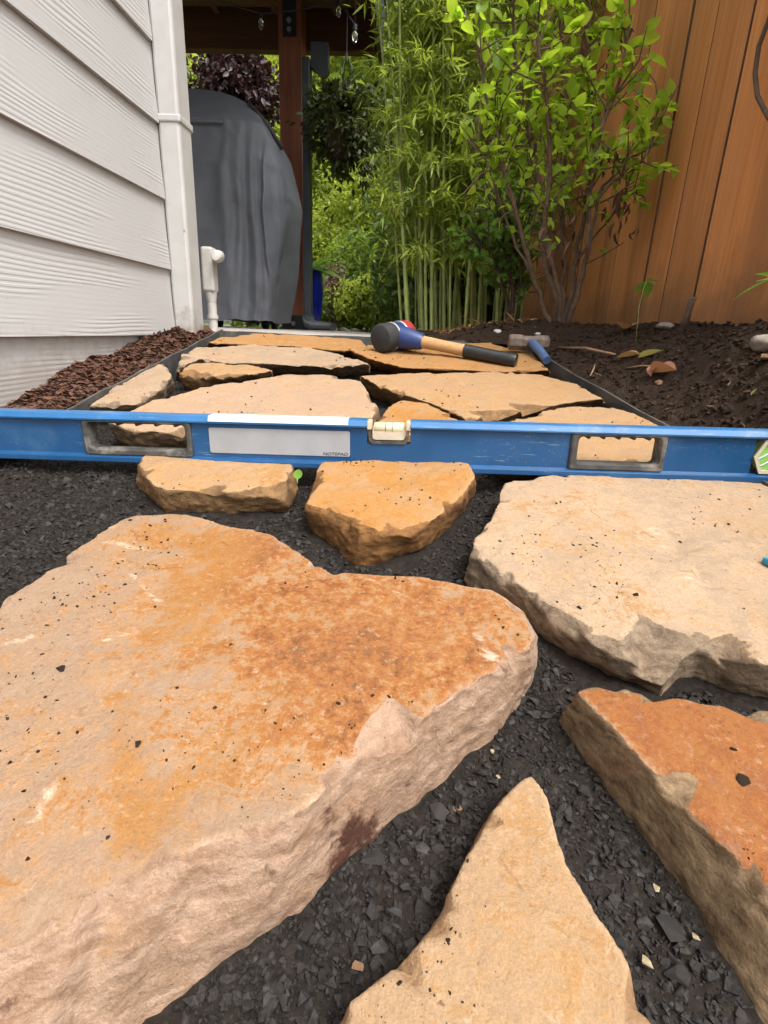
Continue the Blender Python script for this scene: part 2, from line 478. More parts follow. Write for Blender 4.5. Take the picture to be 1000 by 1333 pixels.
def wood_mat(name, c1, c2, c3, along='Z', scale=1.0, rough=0.75, perobj=0.25, knots=True, foot=None):
    t = NT(name)
    ofs = t.n('ShaderNodeCombineXYZ')
    rr = t.rnd()
    t.set(ofs.inputs[0], t.math('MULTIPLY', rr, 31.0)); t.set(ofs.inputs[1], t.math('MULTIPLY', rr, 17.0)); t.set(ofs.inputs[2], t.math('MULTIPLY', rr, 23.0))
    va = t.n('ShaderNodeVectorMath'); va.operation = 'ADD'
    t.set(va.inputs[0], t.obj()); t.set(va.inputs[1], ofs.outputs[0])
    v = va.outputs[0]
    sc = {'X': (0.05, 1, 1), 'Y': (1, 0.05, 1), 'Z': (1, 1, 0.05)}[along]
    vs = t.mapping(v, scale=tuple(x * scale for x in sc))
    g1 = t.noise(vs, 18, 5, 0.6, 0.8)
    g2 = t.noise(vs, 90, 6, 0.65, 0.3)
    g3 = t.noise(t.mapping(v, scale=tuple(x * scale * (0.35 if x < 1 else 1) for x in sc)), 320, 3, 0.6)
    big = t.noise(t.mapping(v, scale=tuple(max(x, 0.25) for x in sc)), 5, 4, 0.6)
    c = t.mix(t.ramp(g1, 0.3, 0.7), c1, c2)
    c = t.mix(t.math('MULTIPLY', t.ramp(g2, 0.45, 0.75), 0.55), c, c3)
    c = t.mix(t.math('MULTIPLY', t.ramp(big, 0.42, 0.7), 0.6), c, tuple(x * 0.62 for x in c2))
    c = t.mix(t.math('MULTIPLY', t.ramp(g3, 0.5, 0.8), 0.3), c, tuple(x * 0.5 for x in c1))
    if knots:
        kd = t.ramp(t.voro(t.mapping(v, scale=(3.5, 3.5, 0.9) if along == 'Z' else (3.5, 3.5, 3.5)), 1.6), 0.025, 0.07, 1.0, 0.0)
        c = t.mix(t.math('MULTIPLY', kd, 0.45), c, tuple(x * 0.35 for x in c1))
    if foot:                                    # soil splash on the lowest hand's breadth
        sx_ = t.n('ShaderNodeSeparateXYZ'); t.set(sx_.inputs[0], t.n('ShaderNodeNewGeometry').outputs['Position'])
        hz = t.math('ADD', sx_.outputs[2], t.math('MULTIPLY', t.math('SUBTRACT', t.noise(t.n('ShaderNodeNewGeometry').outputs['Position'], 11, 6, 0.7), 0.5), -0.30))
        c = t.mix(t.ramp(hz, foot, foot + 0.17, 0.6, 0.0), c, (0.13, 0.075, 0.04))
        gy = t.ramp(t.noise(t.mapping(v, scale=(1, 1, 0.15)), 7, 6, 0.65), 0.50, 0.72)
        c = t.mix(t.math('MULTIPLY', gy, 0.4), c, (0.30, 0.15, 0.075))
    br = t.ramp(rr, 0.0, 1.0, 1 - perobj, 1 + perobj)
    cmb = t.n('ShaderNodeCombineColor')
    for i in range(3): t.set(cmb.inputs[i], br)
    c = t.mix(1.0, c, cmb.outputs[0], 'MULTIPLY')
    h = t.math('ADD', t.math('MULTIPLY', g2, 0.7), t.math('MULTIPLY', g3, 0.3))
    return t.fin(c, t.ramp(g2, 0.3, 0.7, rough - 0.1, rough + 0.1), t.bump(h, 0.45, 0.002), spec=0.25)

def siding_mat():
    """painted fibre-cement boards with an embossed timber grain running along the wall"""
    t = NT('painted_siding')
    rr = t.rnd()
    ofs = t.n('ShaderNodeCombineXYZ')
    t.set(ofs.inputs[1], t.math('MULTIPLY', rr, 37.0)); t.set(ofs.inputs[2], t.math('MULTIPLY', rr, 11.0))
    va = t.n('ShaderNodeVectorMath'); va.operation = 'ADD'
    t.set(va.inputs[0], t.obj()); t.set(va.inputs[1], ofs.outputs[0])
    v = va.outputs[0]
    warp = t.noise(t.mapping(v, scale=(1, 1.6, 5)), 3.2, 3, 0.5)
    wv = t.n('ShaderNodeTexWave'); wv.wave_type = 'BANDS'; wv.bands_direction = 'Z'; wv.wave_profile = 'SIN'
    t.set(wv.inputs['Vector'], t.mapping(v, scale=(1, 0.16, 1)))
    wv.inputs['Scale'].default_value = 36; wv.inputs['Distortion'].default_value = 17.0
    wv.inputs['Detail'].default_value = 2; wv.inputs['Detail Scale'].default_value = 0.22; wv.inputs['Detail Roughness'].default_value = 0.5
    pr = t.noise(t.mapping(v, scale=(1, 0.35, 2.2)), 6, 3, 0.5)
    line = t.math('MULTIPLY', t.ramp(wv.outputs['Fac'], 0.15, 0.75), t.ramp(pr, 0.44, 0.58, 0.06, 0.9))
    fine = t.noise(t.mapping(v, scale=(1, 0.06, 1)), 210, 4, 0.6)
    dirt = t.ramp(t.noise(v, 6, 7, 0.7), 0.52, 0.78)
    c = t.mix(t.math('MULTIPLY', dirt, 0.22), (0.395, 0.385, 0.375), (0.29, 0.26, 0.235))
    sp = t.math('MULTIPLY', t.ramp(t.noise(v, 120, 2), 0.70, 0.76), 0.5)
    c = t.mix(sp, c, (0.25, 0.2, 0.16))
    ge = t.n('ShaderNodeNewGeometry').outputs['Position']; sx_ = t.n('ShaderNodeSeparateXYZ'); t.set(sx_.inputs[0], ge)
    hz = t.math('ADD', sx_.outputs[2], t.math('MULTIPLY', t.math('SUBTRACT', t.noise(ge, 24, 7, 0.75), 0.5), -0.25))
    c = t.mix(t.ramp(hz, 0.19, 0.285, 0.5, 0.0), c, (0.24, 0.19, 0.15))
    h = t.math('ADD', line, t.math('MULTIPLY', fine, 0.35))
    return t.fin(c, 0.62, t.bump(h, 0.36, 0.0022), spec=0.4)

M = {}
M['siding'] = siding_mat()
M['white_metal'] = simple('white_painted_metal', (0.40, 0.385, 0.365), 0.5, 0, 0.05, 25, 0.1, 0.0005, 0.5, ((0.30, 0.22, 0.15), 0.60, 0.5), splash=0.225)
M['white_pvc'] = simple('white_painted_pipe', (0.42, 0.395, 0.36), 0.5, 0, 0.08, 40, 0.15, 0.0006, 0.5, ((0.32, 0.25, 0.18), 0.58, 0.5))
M['fence'] = wood_mat('stained_cedar', (0.48, 0.185, 0.058), (0.55, 0.24, 0.085), (0.34, 0.115, 0.036), perobj=0.16, foot=0.34)
M['fence_edge'] = simple('seam_shade_board_edge', (0.075, 0.036, 0.018), 0.9, 0, 0.3, 30)  # shade in the gaps between boards, painted dark onto their edge faces
M['redwood'] = wood_mat('red_stained_timber', (0.24, 0.085, 0.045), (0.30, 0.115, 0.065), (0.16, 0.055, 0.03), knots=False, perobj=0.08)
M['darkwood'] = wood_mat('dark_stained_timber', (0.13, 0.055, 0.028), (0.18, 0.08, 0.042), (0.08, 0.034, 0.018), along='X', knots=False, perobj=0.2)
M['black_metal'] = simple('black_metal', (0.022, 0.023, 0.026), 0.5, 0.3, 0.2, 30)
M['bolt'] = simple('zinc_bolt', (0.5, 0.5, 0.5), 0.35, 1.0)
M['dark_spout'] = simple('charcoal_painted_metal', (0.045, 0.05, 0.058), 0.42, 0.2, 0.15, 12)
M['concrete'] = simple('patio_concrete', (0.34, 0.31, 0.28), 0.9, 0, 0.2, 14, 0.5, 0.002, 0.2, ((0.2, 0.15, 0.11), 0.55, 0.6))
M['cover'] = simple('grey_cover_fabric', (0.138, 0.146, 0.168), 0.6, 0, 0.10, 9, 0.35, 0.001, 0.45, ((0.17, 0.165, 0.165), 0.56, 0.4))
M['piping'] = simple('dark_piping', (0.03, 0.03, 0.033), 0.6)
M['rubber'] = simple('black_rubber', (0.028, 0.028, 0.028), 0.7, 0, 0.25, 60, 0.3, 0.001, 0.3, ((0.14, 0.12, 0.10), 0.55, 0.5))
M['blue'] = simple('blue_paint', (0.008, 0.058, 0.155), 0.36, 0.0, 0.10, 14, 0.06, 0.0004, 0.5, ((0.05, 0.12, 0.22), 0.55, 0.5), scratch=(0.16, 0.24, 0.34))
M['bluetop'] = simple('blue_paint_worn_toplit', (0.022, 0.115, 0.275), 0.34, 0.0, 0.10, 20, 0.06, 0.0004, 0.5, ((0.20, 0.28, 0.38), 0.57, 0.5), scratch=(0.3, 0.36, 0.42))  # scuffed blue, its base lightened to paint in light on the top rail
M['grip'] = simple('grey_rubber_grip', (0.050, 0.047, 0.043), 0.75, 0, 0.3, 70, 0.4, 0.001, 0.3, ((0.19, 0.165, 0.14), 0.50, 0.7))
M['plate'] = simple('grey_white_plate', (0.27, 0.275, 0.285), 0.5, 0, 0.06, 30, 0.1, 0.0004, 0.4, ((0.26, 0.235, 0.2), 0.55, 0.6))
M['sticker'] = simple('pale_sticker', (0.46, 0.51, 0.56), 0.4, 0, 0.05, 30, 0.05, 0.0003, 0.4, ((0.36, 0.34, 0.3), 0.62, 0.6))
M['ink'] = simple('black_print', (0.03, 0.03, 0.03), 0.6)
M['cream'] = simple('cream_plastic', (0.46, 0.40, 0.30), 0.35, 0, 0.08, 60, 0.1, 0.0005, 0.5, ((0.35, 0.25, 0.16), 0.58, 0.5))
M['vial'] = simple('pale_vial_fluid', (0.52, 0.47, 0.30), 0.12, 0, 0.05, 40, 0.0)
M['green_vial'] = simple('green_vial_fluid', (0.22, 0.42, 0.10), 0.12, 0, 0.08, 40, 0.0)
M['hickory'] = wood_mat('pale_hickory', (0.52, 0.30, 0.13), (0.62, 0.38, 0.18), (0.42, 0.22, 0.09), along='X', knots=False, scale=3)
M['navy'] = simple('navy_paint', (0.015, 0.035, 0.13), 0.4, 0, 0.15, 50)
M['red'] = simple('red_rubber', (0.25, 0.022, 0.02), 0.55, 0, 0.2, 50)
M['white'] = simple('white_band_paint', (0.45, 0.43, 0.41), 0.5, 0, 0.08, 60)
M['gloss_black'] = simple('black_grip_rubber', (0.014, 0.014, 0.016), 0.33, 0, 0.2, 60, 0.15, 0.0008)
M['rusty_steel'] = simple('rusty_steel', (0.15, 0.115, 0.095), 0.7, 0.4, 0.35, 60, 0.5, 0.0012, 0.4)
M['fibre_blue'] = simple('blue_fibreglass', (0.055, 0.10, 0.21), 0.5, 0, 0.15, 60)
M['edging'] = simple('grey_steel_edging', (0.075, 0.073, 0.070), 0.6, 0.3, 0.25, 30, 0.3, 0.001, 0.4, ((0.16, 0.13, 0.10), 0.52, 0.7))
M['bark_dead'] = simple('dead_wood', (0.075, 0.045, 0.028), 0.85, 0, 0.35, 40, 0.7, 0.003)
M['stick'] = simple('dry_stick', (0.20, 0.12, 0.065), 0.85, 0, 0.3, 60, 0.6, 0.002)
M['stem'] = simple('shrub_stem_bark', (0.115, 0.072, 0.045), 0.8, 0, 0.35, 60, 0.6, 0.002)
M['trunk'] = simple('tree_bark', (0.06, 0.042, 0.03), 0.9, 0, 0.35, 14, 0.8, 0.01)
M['cane'] = simple('bamboo_cane', (0.30, 0.34, 0.10), 0.45, 0, 0.25, 12, 0.1, 0.001, 0.45, ((0.18, 0.18, 0.06), 0.52, 0.6))
M['bamboo_leaf'] = leaf_mat('bamboo_leaf', (0.04, 0.085, 0.012), (0.36, 0.43, 0.065), 0.5)
M['shrub_leaf'] = leaf_mat('shrub_leaf', (0.12, 0.24, 0.02), (0.45, 0.61, 0.06), 0.62, 0.4, (0.10, 0.05, 0.03))
M['small_leaf'] = leaf_mat('small_leaf', (0.06, 0.13, 0.02), (0.17, 0.30, 0.045), 0.45)
M['dead_leaf'] = leaf_mat('withered_leaf', (0.055, 0.025, 0.016), (0.14, 0.065, 0.035), 0.2, 0.7)
M['plum_leaf'] = leaf_mat('plum_leaf', (0.018, 0.008, 0.010), (0.055, 0.020, 0.022), 0.2)
M['mixed_leaf'] = leaf_mat('dark_mixed_leaf', (0.022, 0.010, 0.012), (0.075, 0.105, 0.022), 0.25)
M['yellow_bush'] = leaf_mat('yellow_green_leaf', (0.17, 0.23, 0.03), (0.46, 0.52, 0.09), 0.55)
M['mid_bush'] = leaf_mat('mid_green_leaf', (0.085, 0.14, 0.02), (0.27, 0.36, 0.06), 0.5)
M['dark_bush'] = leaf_mat('dark_green_leaf', (0.035, 0.065, 0.012), (0.12, 0.19, 0.035), 0.4)
M['pink_leaf'] = leaf_mat('pinkish_flower', (0.17, 0.12, 0.10), (0.32, 0.21, 0.19), 0.3)
M['grass'] = leaf_mat('grass_blade', (0.10, 0.16, 0.02), (0.24, 0.32, 0.05), 0.4)
M['lawn'] = simple('lawn_soil', (0.10, 0.13, 0.035), 0.95, 0, 0.35, 6, 0.6, 0.01, 0.1)
M['pot'] = simple('cobalt_glaze', (0.008, 0.016, 0.19), 0.15, 0, 0.25, 7, 0.05, 0.001)
M['glass'] = simple('clear_bulb', (0.8, 0.78, 0.75), 0.06, 0, 0.05, 20, 0.0); M['glass'].node_tree.nodes['Principled BSDF'].inputs['Transmission Weight'].default_value = 0.95
M['yellow_leaf'] = leaf_mat('fallen_yellow_leaf', (0.42, 0.43, 0.12), (0.55, 0.52, 0.20), 0.2, 0.6)
M['tan_leaf'] = leaf_mat('fallen_tan_leaf', (0.38, 0.20, 0.09), (0.46, 0.26, 0.13), 0.2, 0.7)
M['pink_dry'] = leaf_mat('fallen_pink_brown_leaf', (0.30, 0.13, 0.08), (0.38, 0.18, 0.11), 0.2, 0.7)
M['teal'] = simple('teal_plastic', (0.02, 0.25, 0.38), 0.4)
M['grey_rock'] = simple('grey_rock', (0.22, 0.19, 0.16), 0.9, 0, 0.3, 30, 0.6, 0.003, 0.2)
M['gravel'] = gravel_mat('dark_crushed_rock', (0.0062, 0.0053, 0.0047), (0.026, 0.0225, 0.020), rough=0.9, spec=0.22)
M['gravel_bed'] = gravel_mat('dark_rock_fines', (0.0075, 0.0061, 0.0051), (0.018, 0.0144, 0.0118), rough=0.95, spec=0.12)
M['soil'] = gravel_mat('dark_garden_soil', (0.0105, 0.0068, 0.0046), (0.031, 0.0195, 0.0130), rough=0.95, spec=0.12)
M['mulch'] = gravel_mat('red_brown_bark', (0.026, 0.0125, 0.008), (0.105, 0.051, 0.033), rough=0.88, spec=0.2)
M['pale_pebble'] = simple('pale_pebble', (0.24, 0.19, 0.11), 0.8, 0, 0.25, 80)
M['brown_pebble'] = simple('brown_pebble', (0.16, 0.09, 0.045), 0.85, 0, 0.3, 80)
M['slate_chip'] = gravel_mat('slate_grey_chip', (0.0075, 0.0068, 0.0063), (0.034, 0.0305, 0.0285), rough=0.8, spec=0.3)

# ================================================================== THE LARGE STRUCTURE
XL = -0.553                                          # left edging line
def XR(Y): return 0.297 + 0.2035 * (1.458 - np.asarray(Y, float))    # right edging line
XF, XW = 0.64, -0.65                                 # fence and house wall planes

# ---- ground sheets
mk('ground', [(-40, -20, -0.09), (40, -20, -0.09), (40, 1.62, -0.09), (-40, 1.62, -0.09)], [(0, 1, 2, 3)], M['soil']); bpy.data.objects['ground']['kind'] = 'structure'
lw = mk('lawn', [(-60, 1.62, 0.262), (60, 1.62, 0.262), (60, 120, 0.262), (-60, 120, 0.262)], [(0, 1, 2, 3)], M['lawn']); tag(lw, kind='structure')

def gravel_z(X, Y):
    p = xyz(X, Y)
    z = GA + SLOPE * p[:, 1] + 0.004 * fbm(p, 14, 3, 3) + 0.0025 * fbm(p, 60, 3, 5)
    return z
nx, ny = 230, 360
gx, gy = np.meshgrid(np.linspace(-0.66, 0.62, nx), np.linspace(-0.35, 1.6, ny))
gz = gravel_z(gx, gy).reshape(gx.shape) + 0.0012 * fbm(xyz(gx, gy), 260, 2, 9).reshape(gx.shape)
V, F = grid_mesh(gx, gy, gz)
gb = mk('gravel_bed', V, F, M['gravel_bed'], smooth=True, attrs={'rnd': rng.random(len(V))}); tag(gb, kind='structure')

def soil_z(X, Y):
    X = np.asarray(X, float); Y = np.asarray(Y, float)
    xr = np.maximum(XR(np.minimum(Y, 1.5)) , 0.2)
    t = np.clip((X - xr) / (0.60 - xr), 0, 1)
    top = 0.338 + 0.006 * np.sin(Y * 5.0)
    z = Tz(Y) - 0.004 + (top - Tz(Y)) * (0.35 * t + 0.65 * sstep(0, 1, t))
    far = sstep(1.5, 1.75, Y)
    zf = 0.286 + 0.05 * sstep(-0.10, 0.42, X)
    z = z * (1 - far) + zf * far
    p = xyz(X, Y)
    n = 0.010 * fbm(p, 9, 3, 21) + 0.008 * np.abs(fbm(p, 30, 3, 22)) + 0.004 * fbm(p, 90, 3, 23)
    return z + n.reshape(z.shape) * sstep(0.0, 0.05, X - xr + 0.02 + far) 
uu, yy = np.meshgrid(np.linspace(0, 1, 84), np.linspace(0.15, 3.6, 500))
xl = np.where(yy < 1.52, XR(yy) + 0.004, np.interp(yy, [1.52, 1.62, 3.6], [XR(1.52) + 0.004, -0.12, -0.14]))
sx = xl + (0.70 - xl) * uu
szz = soil_z(sx, yy)
V, F = grid_mesh(sx, yy, szz)
so = mk('soil_bed', V, F, M['soil'], smooth=True, attrs={'rnd': rng.random(len(V)) * 0.6}); tag(so, kind='structure')

def mulch_z(X, Y):
    X = np.asarray(X, float); Y = np.asarray(Y, float)
    p = xyz(X, Y)
    n = (0.008 * fbm(p, 12, 3, 31) + 0.004 * fbm(p, 50, 2, 32)).reshape(X.shape)
    return Tz(Y) - 0.012 + 0.018 * sstep(0, 0.10, XL - X) * sstep(0.6, 1.1, Y) + 0.010 * sstep(0, 0.06, XL - X) + n
mx, my = np.meshgrid(np.linspace(-0.70, XL - 0.004, 40), np.linspace(0.70, 1.58, 240))
V, F = grid_mesh(mx, my, mulch_z(mx, my))
mb_ = mk('mulch_bed', V, F, M['mulch'], smooth=True, attrs={'rnd': rng.random(len(V)) * 0.4}); tag(mb_, kind='structure')

# ---- patio slab
pt = MB().box((-4.0, 1.585, 0.10), (-0.105, 5.2, 0.282), 0.006).build('patio', M['concrete']); tag(pt, kind='structure')

# ---- house
house = empty('house', (-0.66, 0.3, 0.0), 'pale grey painted house wall with lapped embossed siding boards at left edge', 'house')
MB().box((-6.0, -3.0, -0.05), (XW - 0.025, 1.525, 3.4)).build('wall', M['white_metal'], house)
EXPO = 0.16
Z0 = 0.268
for i in range(12):
    zb = Z0 + i * EXPO
    # a lapped board: its lower edge stands proud, its top tucks behind the next one
    prof = [(0.016, 0.0), (0.006, EXPO + 0.018), (-0.004, EXPO + 0.018), (0.005, 0.0)]
    mbx = MB().prism(prof, (1, 0, 0), (0, 0, 1), (0, 1, 0), (XW - 0.012, -1.6, zb), 3.069)
    b = mbx.build('siding_board', M['siding'], house)
MB().box((XW - 0.024, -1.6, -0.05), (XW - 0.010, 1.469, Z0 - 0.001)).build('skirt_board', M['siding'], house)
MB().box((XW - 0.024, 1.470, -0.03), (XW - 0.004, 1.536, 3.2), 0.002).build('corner_trim', M['white_metal'], house)
MB().box((-3.2, 1.40, 2.9), (-0.25, 1.75, 3.3), 0.004).build('eave', M['white_metal'], house)

# ---- white downspout on the house corner
ds = empty('downspout', (-0.628, 1.485, 0.245), 'white rectangular downspout on the house corner with one strap, mud stained at its foot', 'downspout')
MB().box((-0.6520, 1.472, 0.225), (-0.5985, 1.548, 3.1), 0.007).build('pipe', M['white_metal'], ds, smooth=False)
MB().box((-0.6550, 1.4685, 0.752), (-0.5950, 1.5515, 0.769), 0.004).build('strap', M['white_metal'], ds)
p = on_Y(240, 300, 1.472)
MB().tube([(p[0], 1.4725, p[2]), (p[0], 1.4705, p[2])], 0.0022, 8).build('screw', M['bolt'], ds)

# ---- conduit fitting behind the downspout
c1 = on_Y(274, 380, 1.62)
cf = empty('conduit_fitting', (c1[0], 1.62, 0.27), 'white painted conduit box with a short side elbow behind the downspout', 'conduit')
zt, zm = on_Y(272, 322, 1.62)[2], c1[2]
cx0 = on_Y(273, 350, 1.62)[0]
MB().box((cx0 - 0.017, 1.60, zm), (cx0 + 0.017, 1.64, zt), 0.006).build('box', M['white_pvc'], cf)
auto_smooth(MB().tube([(cx0, 1.62, zm + 0.004), (cx0, 1.62, zm - 0.012), (cx0 + .001, 1.62, zm - 0.03)], [0.0165, 0.0155, 0.012], 14).build('hub', M['white_pvc'], cf))
auto_smooth(MB().tube([(cx0 + .001, 1.62, zm - 0.03), (cx0 + .001, 1.62, zm - 0.062), (cx0 + .001, 1.62, zm - 0.0621), (cx0 + .001, 1.62, zm - 0.072), (cx0 + .001, 1.62, zm - 0.0721), (cx0 + .001, 1.62, 0.262)],
                      [0.0125, 0.0125, 0.0155, 0.0155, 0.0125, 0.0125], 14).build('pipe', M['white_pvc'], cf))
auto_smooth(MB().tube([(cx0 + 0.01, 1.62, zt - 0.028), (cx0 + 0.03, 1.618, zt - 0.022), (cx0 + 0.036, 1.600, zt - 0.024), (cx0 + 0.036, 1.575, zt - 0.026), (cx0 + 0.036, 1.572, zt - 0.026)],
                      [0.014, 0.0155, 0.0155, 0.015, 0.012], 16).build('elbow', M['white_pvc'], cf))

# ---- fence
fence = empty('fence', (XF, 2.0, 0.30), 'tall reddish cedar board fence running along the right side', 'fence')
edges = []
pxs = (964, 909, 869, 818)
ys = [on_X(x, 360, XF)[1] for x in pxs]
edges = [ys[0] - 0.158 * k for k in range(2, 0, -1)] + ys[:3] + [(ys[2] + ys[3]) / 2 + 0.005]
while edges[-1] < 5.6: edges.append(edges[-1] + 0.150 + random.uniform(-0.006, 0.006))
for i in range(len(edges) - 1):
    y0, y1 = edges[i] + random.uniform(0.0015, 0.0038), edges[i + 1] - random.uniform(0.0015, 0.0038)
    dx = random.uniform(-0.004, 0.004)
    tilt = random.uniform(-0.002, 0.002)
    mbx = MB().box((XF + dx, y0, 0.245), (XF + 0.018 + dx, y1, 2.15), 0.0015)
    cant = random.uniform(-0.001, 0.002)
    mbx.V = [(x + tilt * (z - 0.3) + cant * (1 - 2 * (y - y0) / (y1 - y0)), y, z) for x, y, z in mbx.V]
    b = mbx.build('fence_board', M['fence'], fence)
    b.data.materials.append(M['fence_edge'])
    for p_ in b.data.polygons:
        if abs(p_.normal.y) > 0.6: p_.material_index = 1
for z in (0.45, 1.2, 1.95):
    MB().box((XF + 0.024, edges[0], z), (XF + 0.064, edges[-1], z + 0.09)).build('rail', M['fence'], fence)
for yv in (1.0, 3.2, 5.4):
    MB().box((XF + 0.066, yv, 0.0), (XF + 0.156, yv + 0.09, 2.1)).build('post', M['fence'], fence)

# ---- patio cover
YP = 4.3
pcx = on_Y(380, 300, YP)[0]
roof = empty('patio_cover', (pcx, YP, 0.28), 'dark timber patio roof carried on a reddish square post behind the house', 'patio cover')
xa, xb = on_Y(366, 240, YP)[0], on_Y(394, 240, YP)[0]
MB().box((xa, YP, 0.30), (xb, YP + 0.16, 2.46), 0.006).build('post', M['redwood'], roof)
bs = MB().box((xa - 0.012, YP - 0.008, 0.283), (xb + 0.006, YP - 0.002, 0.385)).box((xa - 0.03, YP - 0.03, 0.2835), (xb + 0.03, YP + 0.19, 0.2955)).build('post_base', M['black_metal'], roof)
MB().tube([((xa + xb) / 2, YP - 0.008, 0.325), ((xa + xb) / 2, YP - 0.022, 0.325)], 0.017, 8).build('bolt', M['bolt'], bs)
zs = on_Y(376, 48, YP)[2]
stp = MB().box(((xa + xb) / 2 - 0.045, YP - 0.006, zs), ((xa + xb) / 2 + 0.045, YP - 0.001, zs + 0.42), 0.0).build('strap', M['black_metal'], roof)
for py in (40, 28):
    z = on_Y(376, py, YP)[2]
    MB().tube([((xa + xb) / 2, YP - 0.006, z), ((xa + xb) / 2, YP - 0.022, z)], 0.016, 8).build('bolt', M['bolt'], stp)
eX = on_Y(497, 82, 4.75)[0]
zfar = on_Y(400, 77, 4.75)[2]
MB().box((-4.2, 4.62, zfar), (eX - 0.03, 4.70, zfar + 0.32), 0.005).build('header_beam', M['darkwood'], roof)
MB().box((-4.2, YP + 0.02, zfar + 0.16), (eX - 0.04, YP + 0.14, zfar + 0.36), 0.005).build('beam', M['darkwood'], roof)
for k in range(8):
    x = eX - 0.32 - 0.42 * k
    MB().box((x - 0.02, 2.35, zfar + 0.20), (x + 0.02, 4.615, zfar + 0.33), 0.003).build('rafter', M['darkwood'], roof)
for k in range(18):
    y0 = 2.3 + k * 0.14
    MB().box((-4.2, y0, zfar + 0.335), (eX - 0.005, y0 + 0.136, zfar + 0.36), 0.002).build('roof_board', M['darkwood'], roof)
MB().box((-4.25, 2.2, zfar + 0.365), (eX + 0.03, 4.85, zfar + 0.40), 0.004).build('roofing', M['black_metal'], roof)
MB().box((eX - 0.028, 2.25, zfar + 0.01), (eX - 0.004, 4.80, zfar + 0.33), 0.002).build('fascia', M['darkwood'], roof)
MB().box((eX - 0.003, 2.25, zfar - 0.002), (eX + 0.006, 4.81, zfar + 0.34), 0.002).build('drip_edge', M['dark_spout'], roof)

# charcoal downspout beside the post
YD = 4.12
dX = [on_Y(x, 250, YD)[0] for x in (394, 404)]
ztop = on_Y(398, 73, YD)[2]
cd = empty('charcoal_downspout', ((dX[0] + dX[1]) / 2, YD, 0.285), 'charcoal downspout beside the red post with a kicked-out foot', 'downspout')
MB().box((dX[0], YD, 0.36), (dX[1], YD + 0.085, ztop), 0.008).build('pipe', M['dark_spout'], cd)
xm = (dX[0] + dX[1]) / 2
q0, q1, q2 = on_Y(402, 420, YD), on_Y(424, 430, 3.7), on_Y(450, 435, 3.25)
auto_smooth(MB().tube([(xm, YD + .04, 0.37), (xm + 0.01, YD + 0.02, 0.335), (xm + 0.06, YD - 0.05, 0.318), (xm + 0.24, YD - 0.30, 0.312)], [0.045, 0.043, 0.034, 0.026], 10).build('foot_elbow', M['dark_spout'], cd))
pa, pb = on_Y(404, 78, YD), on_Y(419, 96, YD)
MB().prism([(0, 0), (0.0, 0.13), (0.11, 0.13), (0.115, -0.02), (0.085, -0.055)], (1, 0, 0), (0, 0, 1), (0, 1, 0), (pa[0], YD + 0.01, pa[2] - 0.03), 0.06).build('top_elbow', M['dark_spout'], cd)

# string light bulbs under the roof
sl = empty('string_lights', on_Y(440, -20, 3.9), 'three small clear bulbs hanging on a thin cord below the dark roof', 'string lights')
prev = None
cord = []
for (px_, py_) in ((340, 33), (441, 17), (462, 49)):
    c = on_Y(px_, py_, 3.9 if py_ < 40 else 3.6)
    r = 0.017
    prof = [(0.004, r * 1.9), (0.010, r * 1.5), (0.016, r * 0.9), (r * 0.85, r * 0.3), (r * 0.9, -r * 0.2), (r * 0.7, -r * 0.8), (r * 0.3, -r * 1.25), (0.002, -r * 1.35)]
    bq = auto_smooth(MB().tube([(c[0], c[1], c[2] + h) for w, h in prof], [w for w, h in prof], 12).build('bulb', M['glass'], sl), 80)
    MB().tube([(c[0], c[1], c[2] + r * 1.9), (c[0], c[1], c[2] + r * 3.4)], [0.012, 0.012], 8).build('socket', M['black_metal'], bq)
    cord.append((c[0], c[1], c[2] + r * 3.3))
cord = [(cord[0][0] - 0.5, cord[0][1], cord[0][2] + 0.12), cord[0], ((cord[0][0] + cord[1][0]) / 2, 3.9, min(cord[0][2], cord[1][2]) + 0.02), cord[1], cord[2], (eX - 0.03, 3.4, cord[2][2] + 0.25)]
MB().tube(cord, 0.004, 6).build('cord', M['black_metal'], sl)

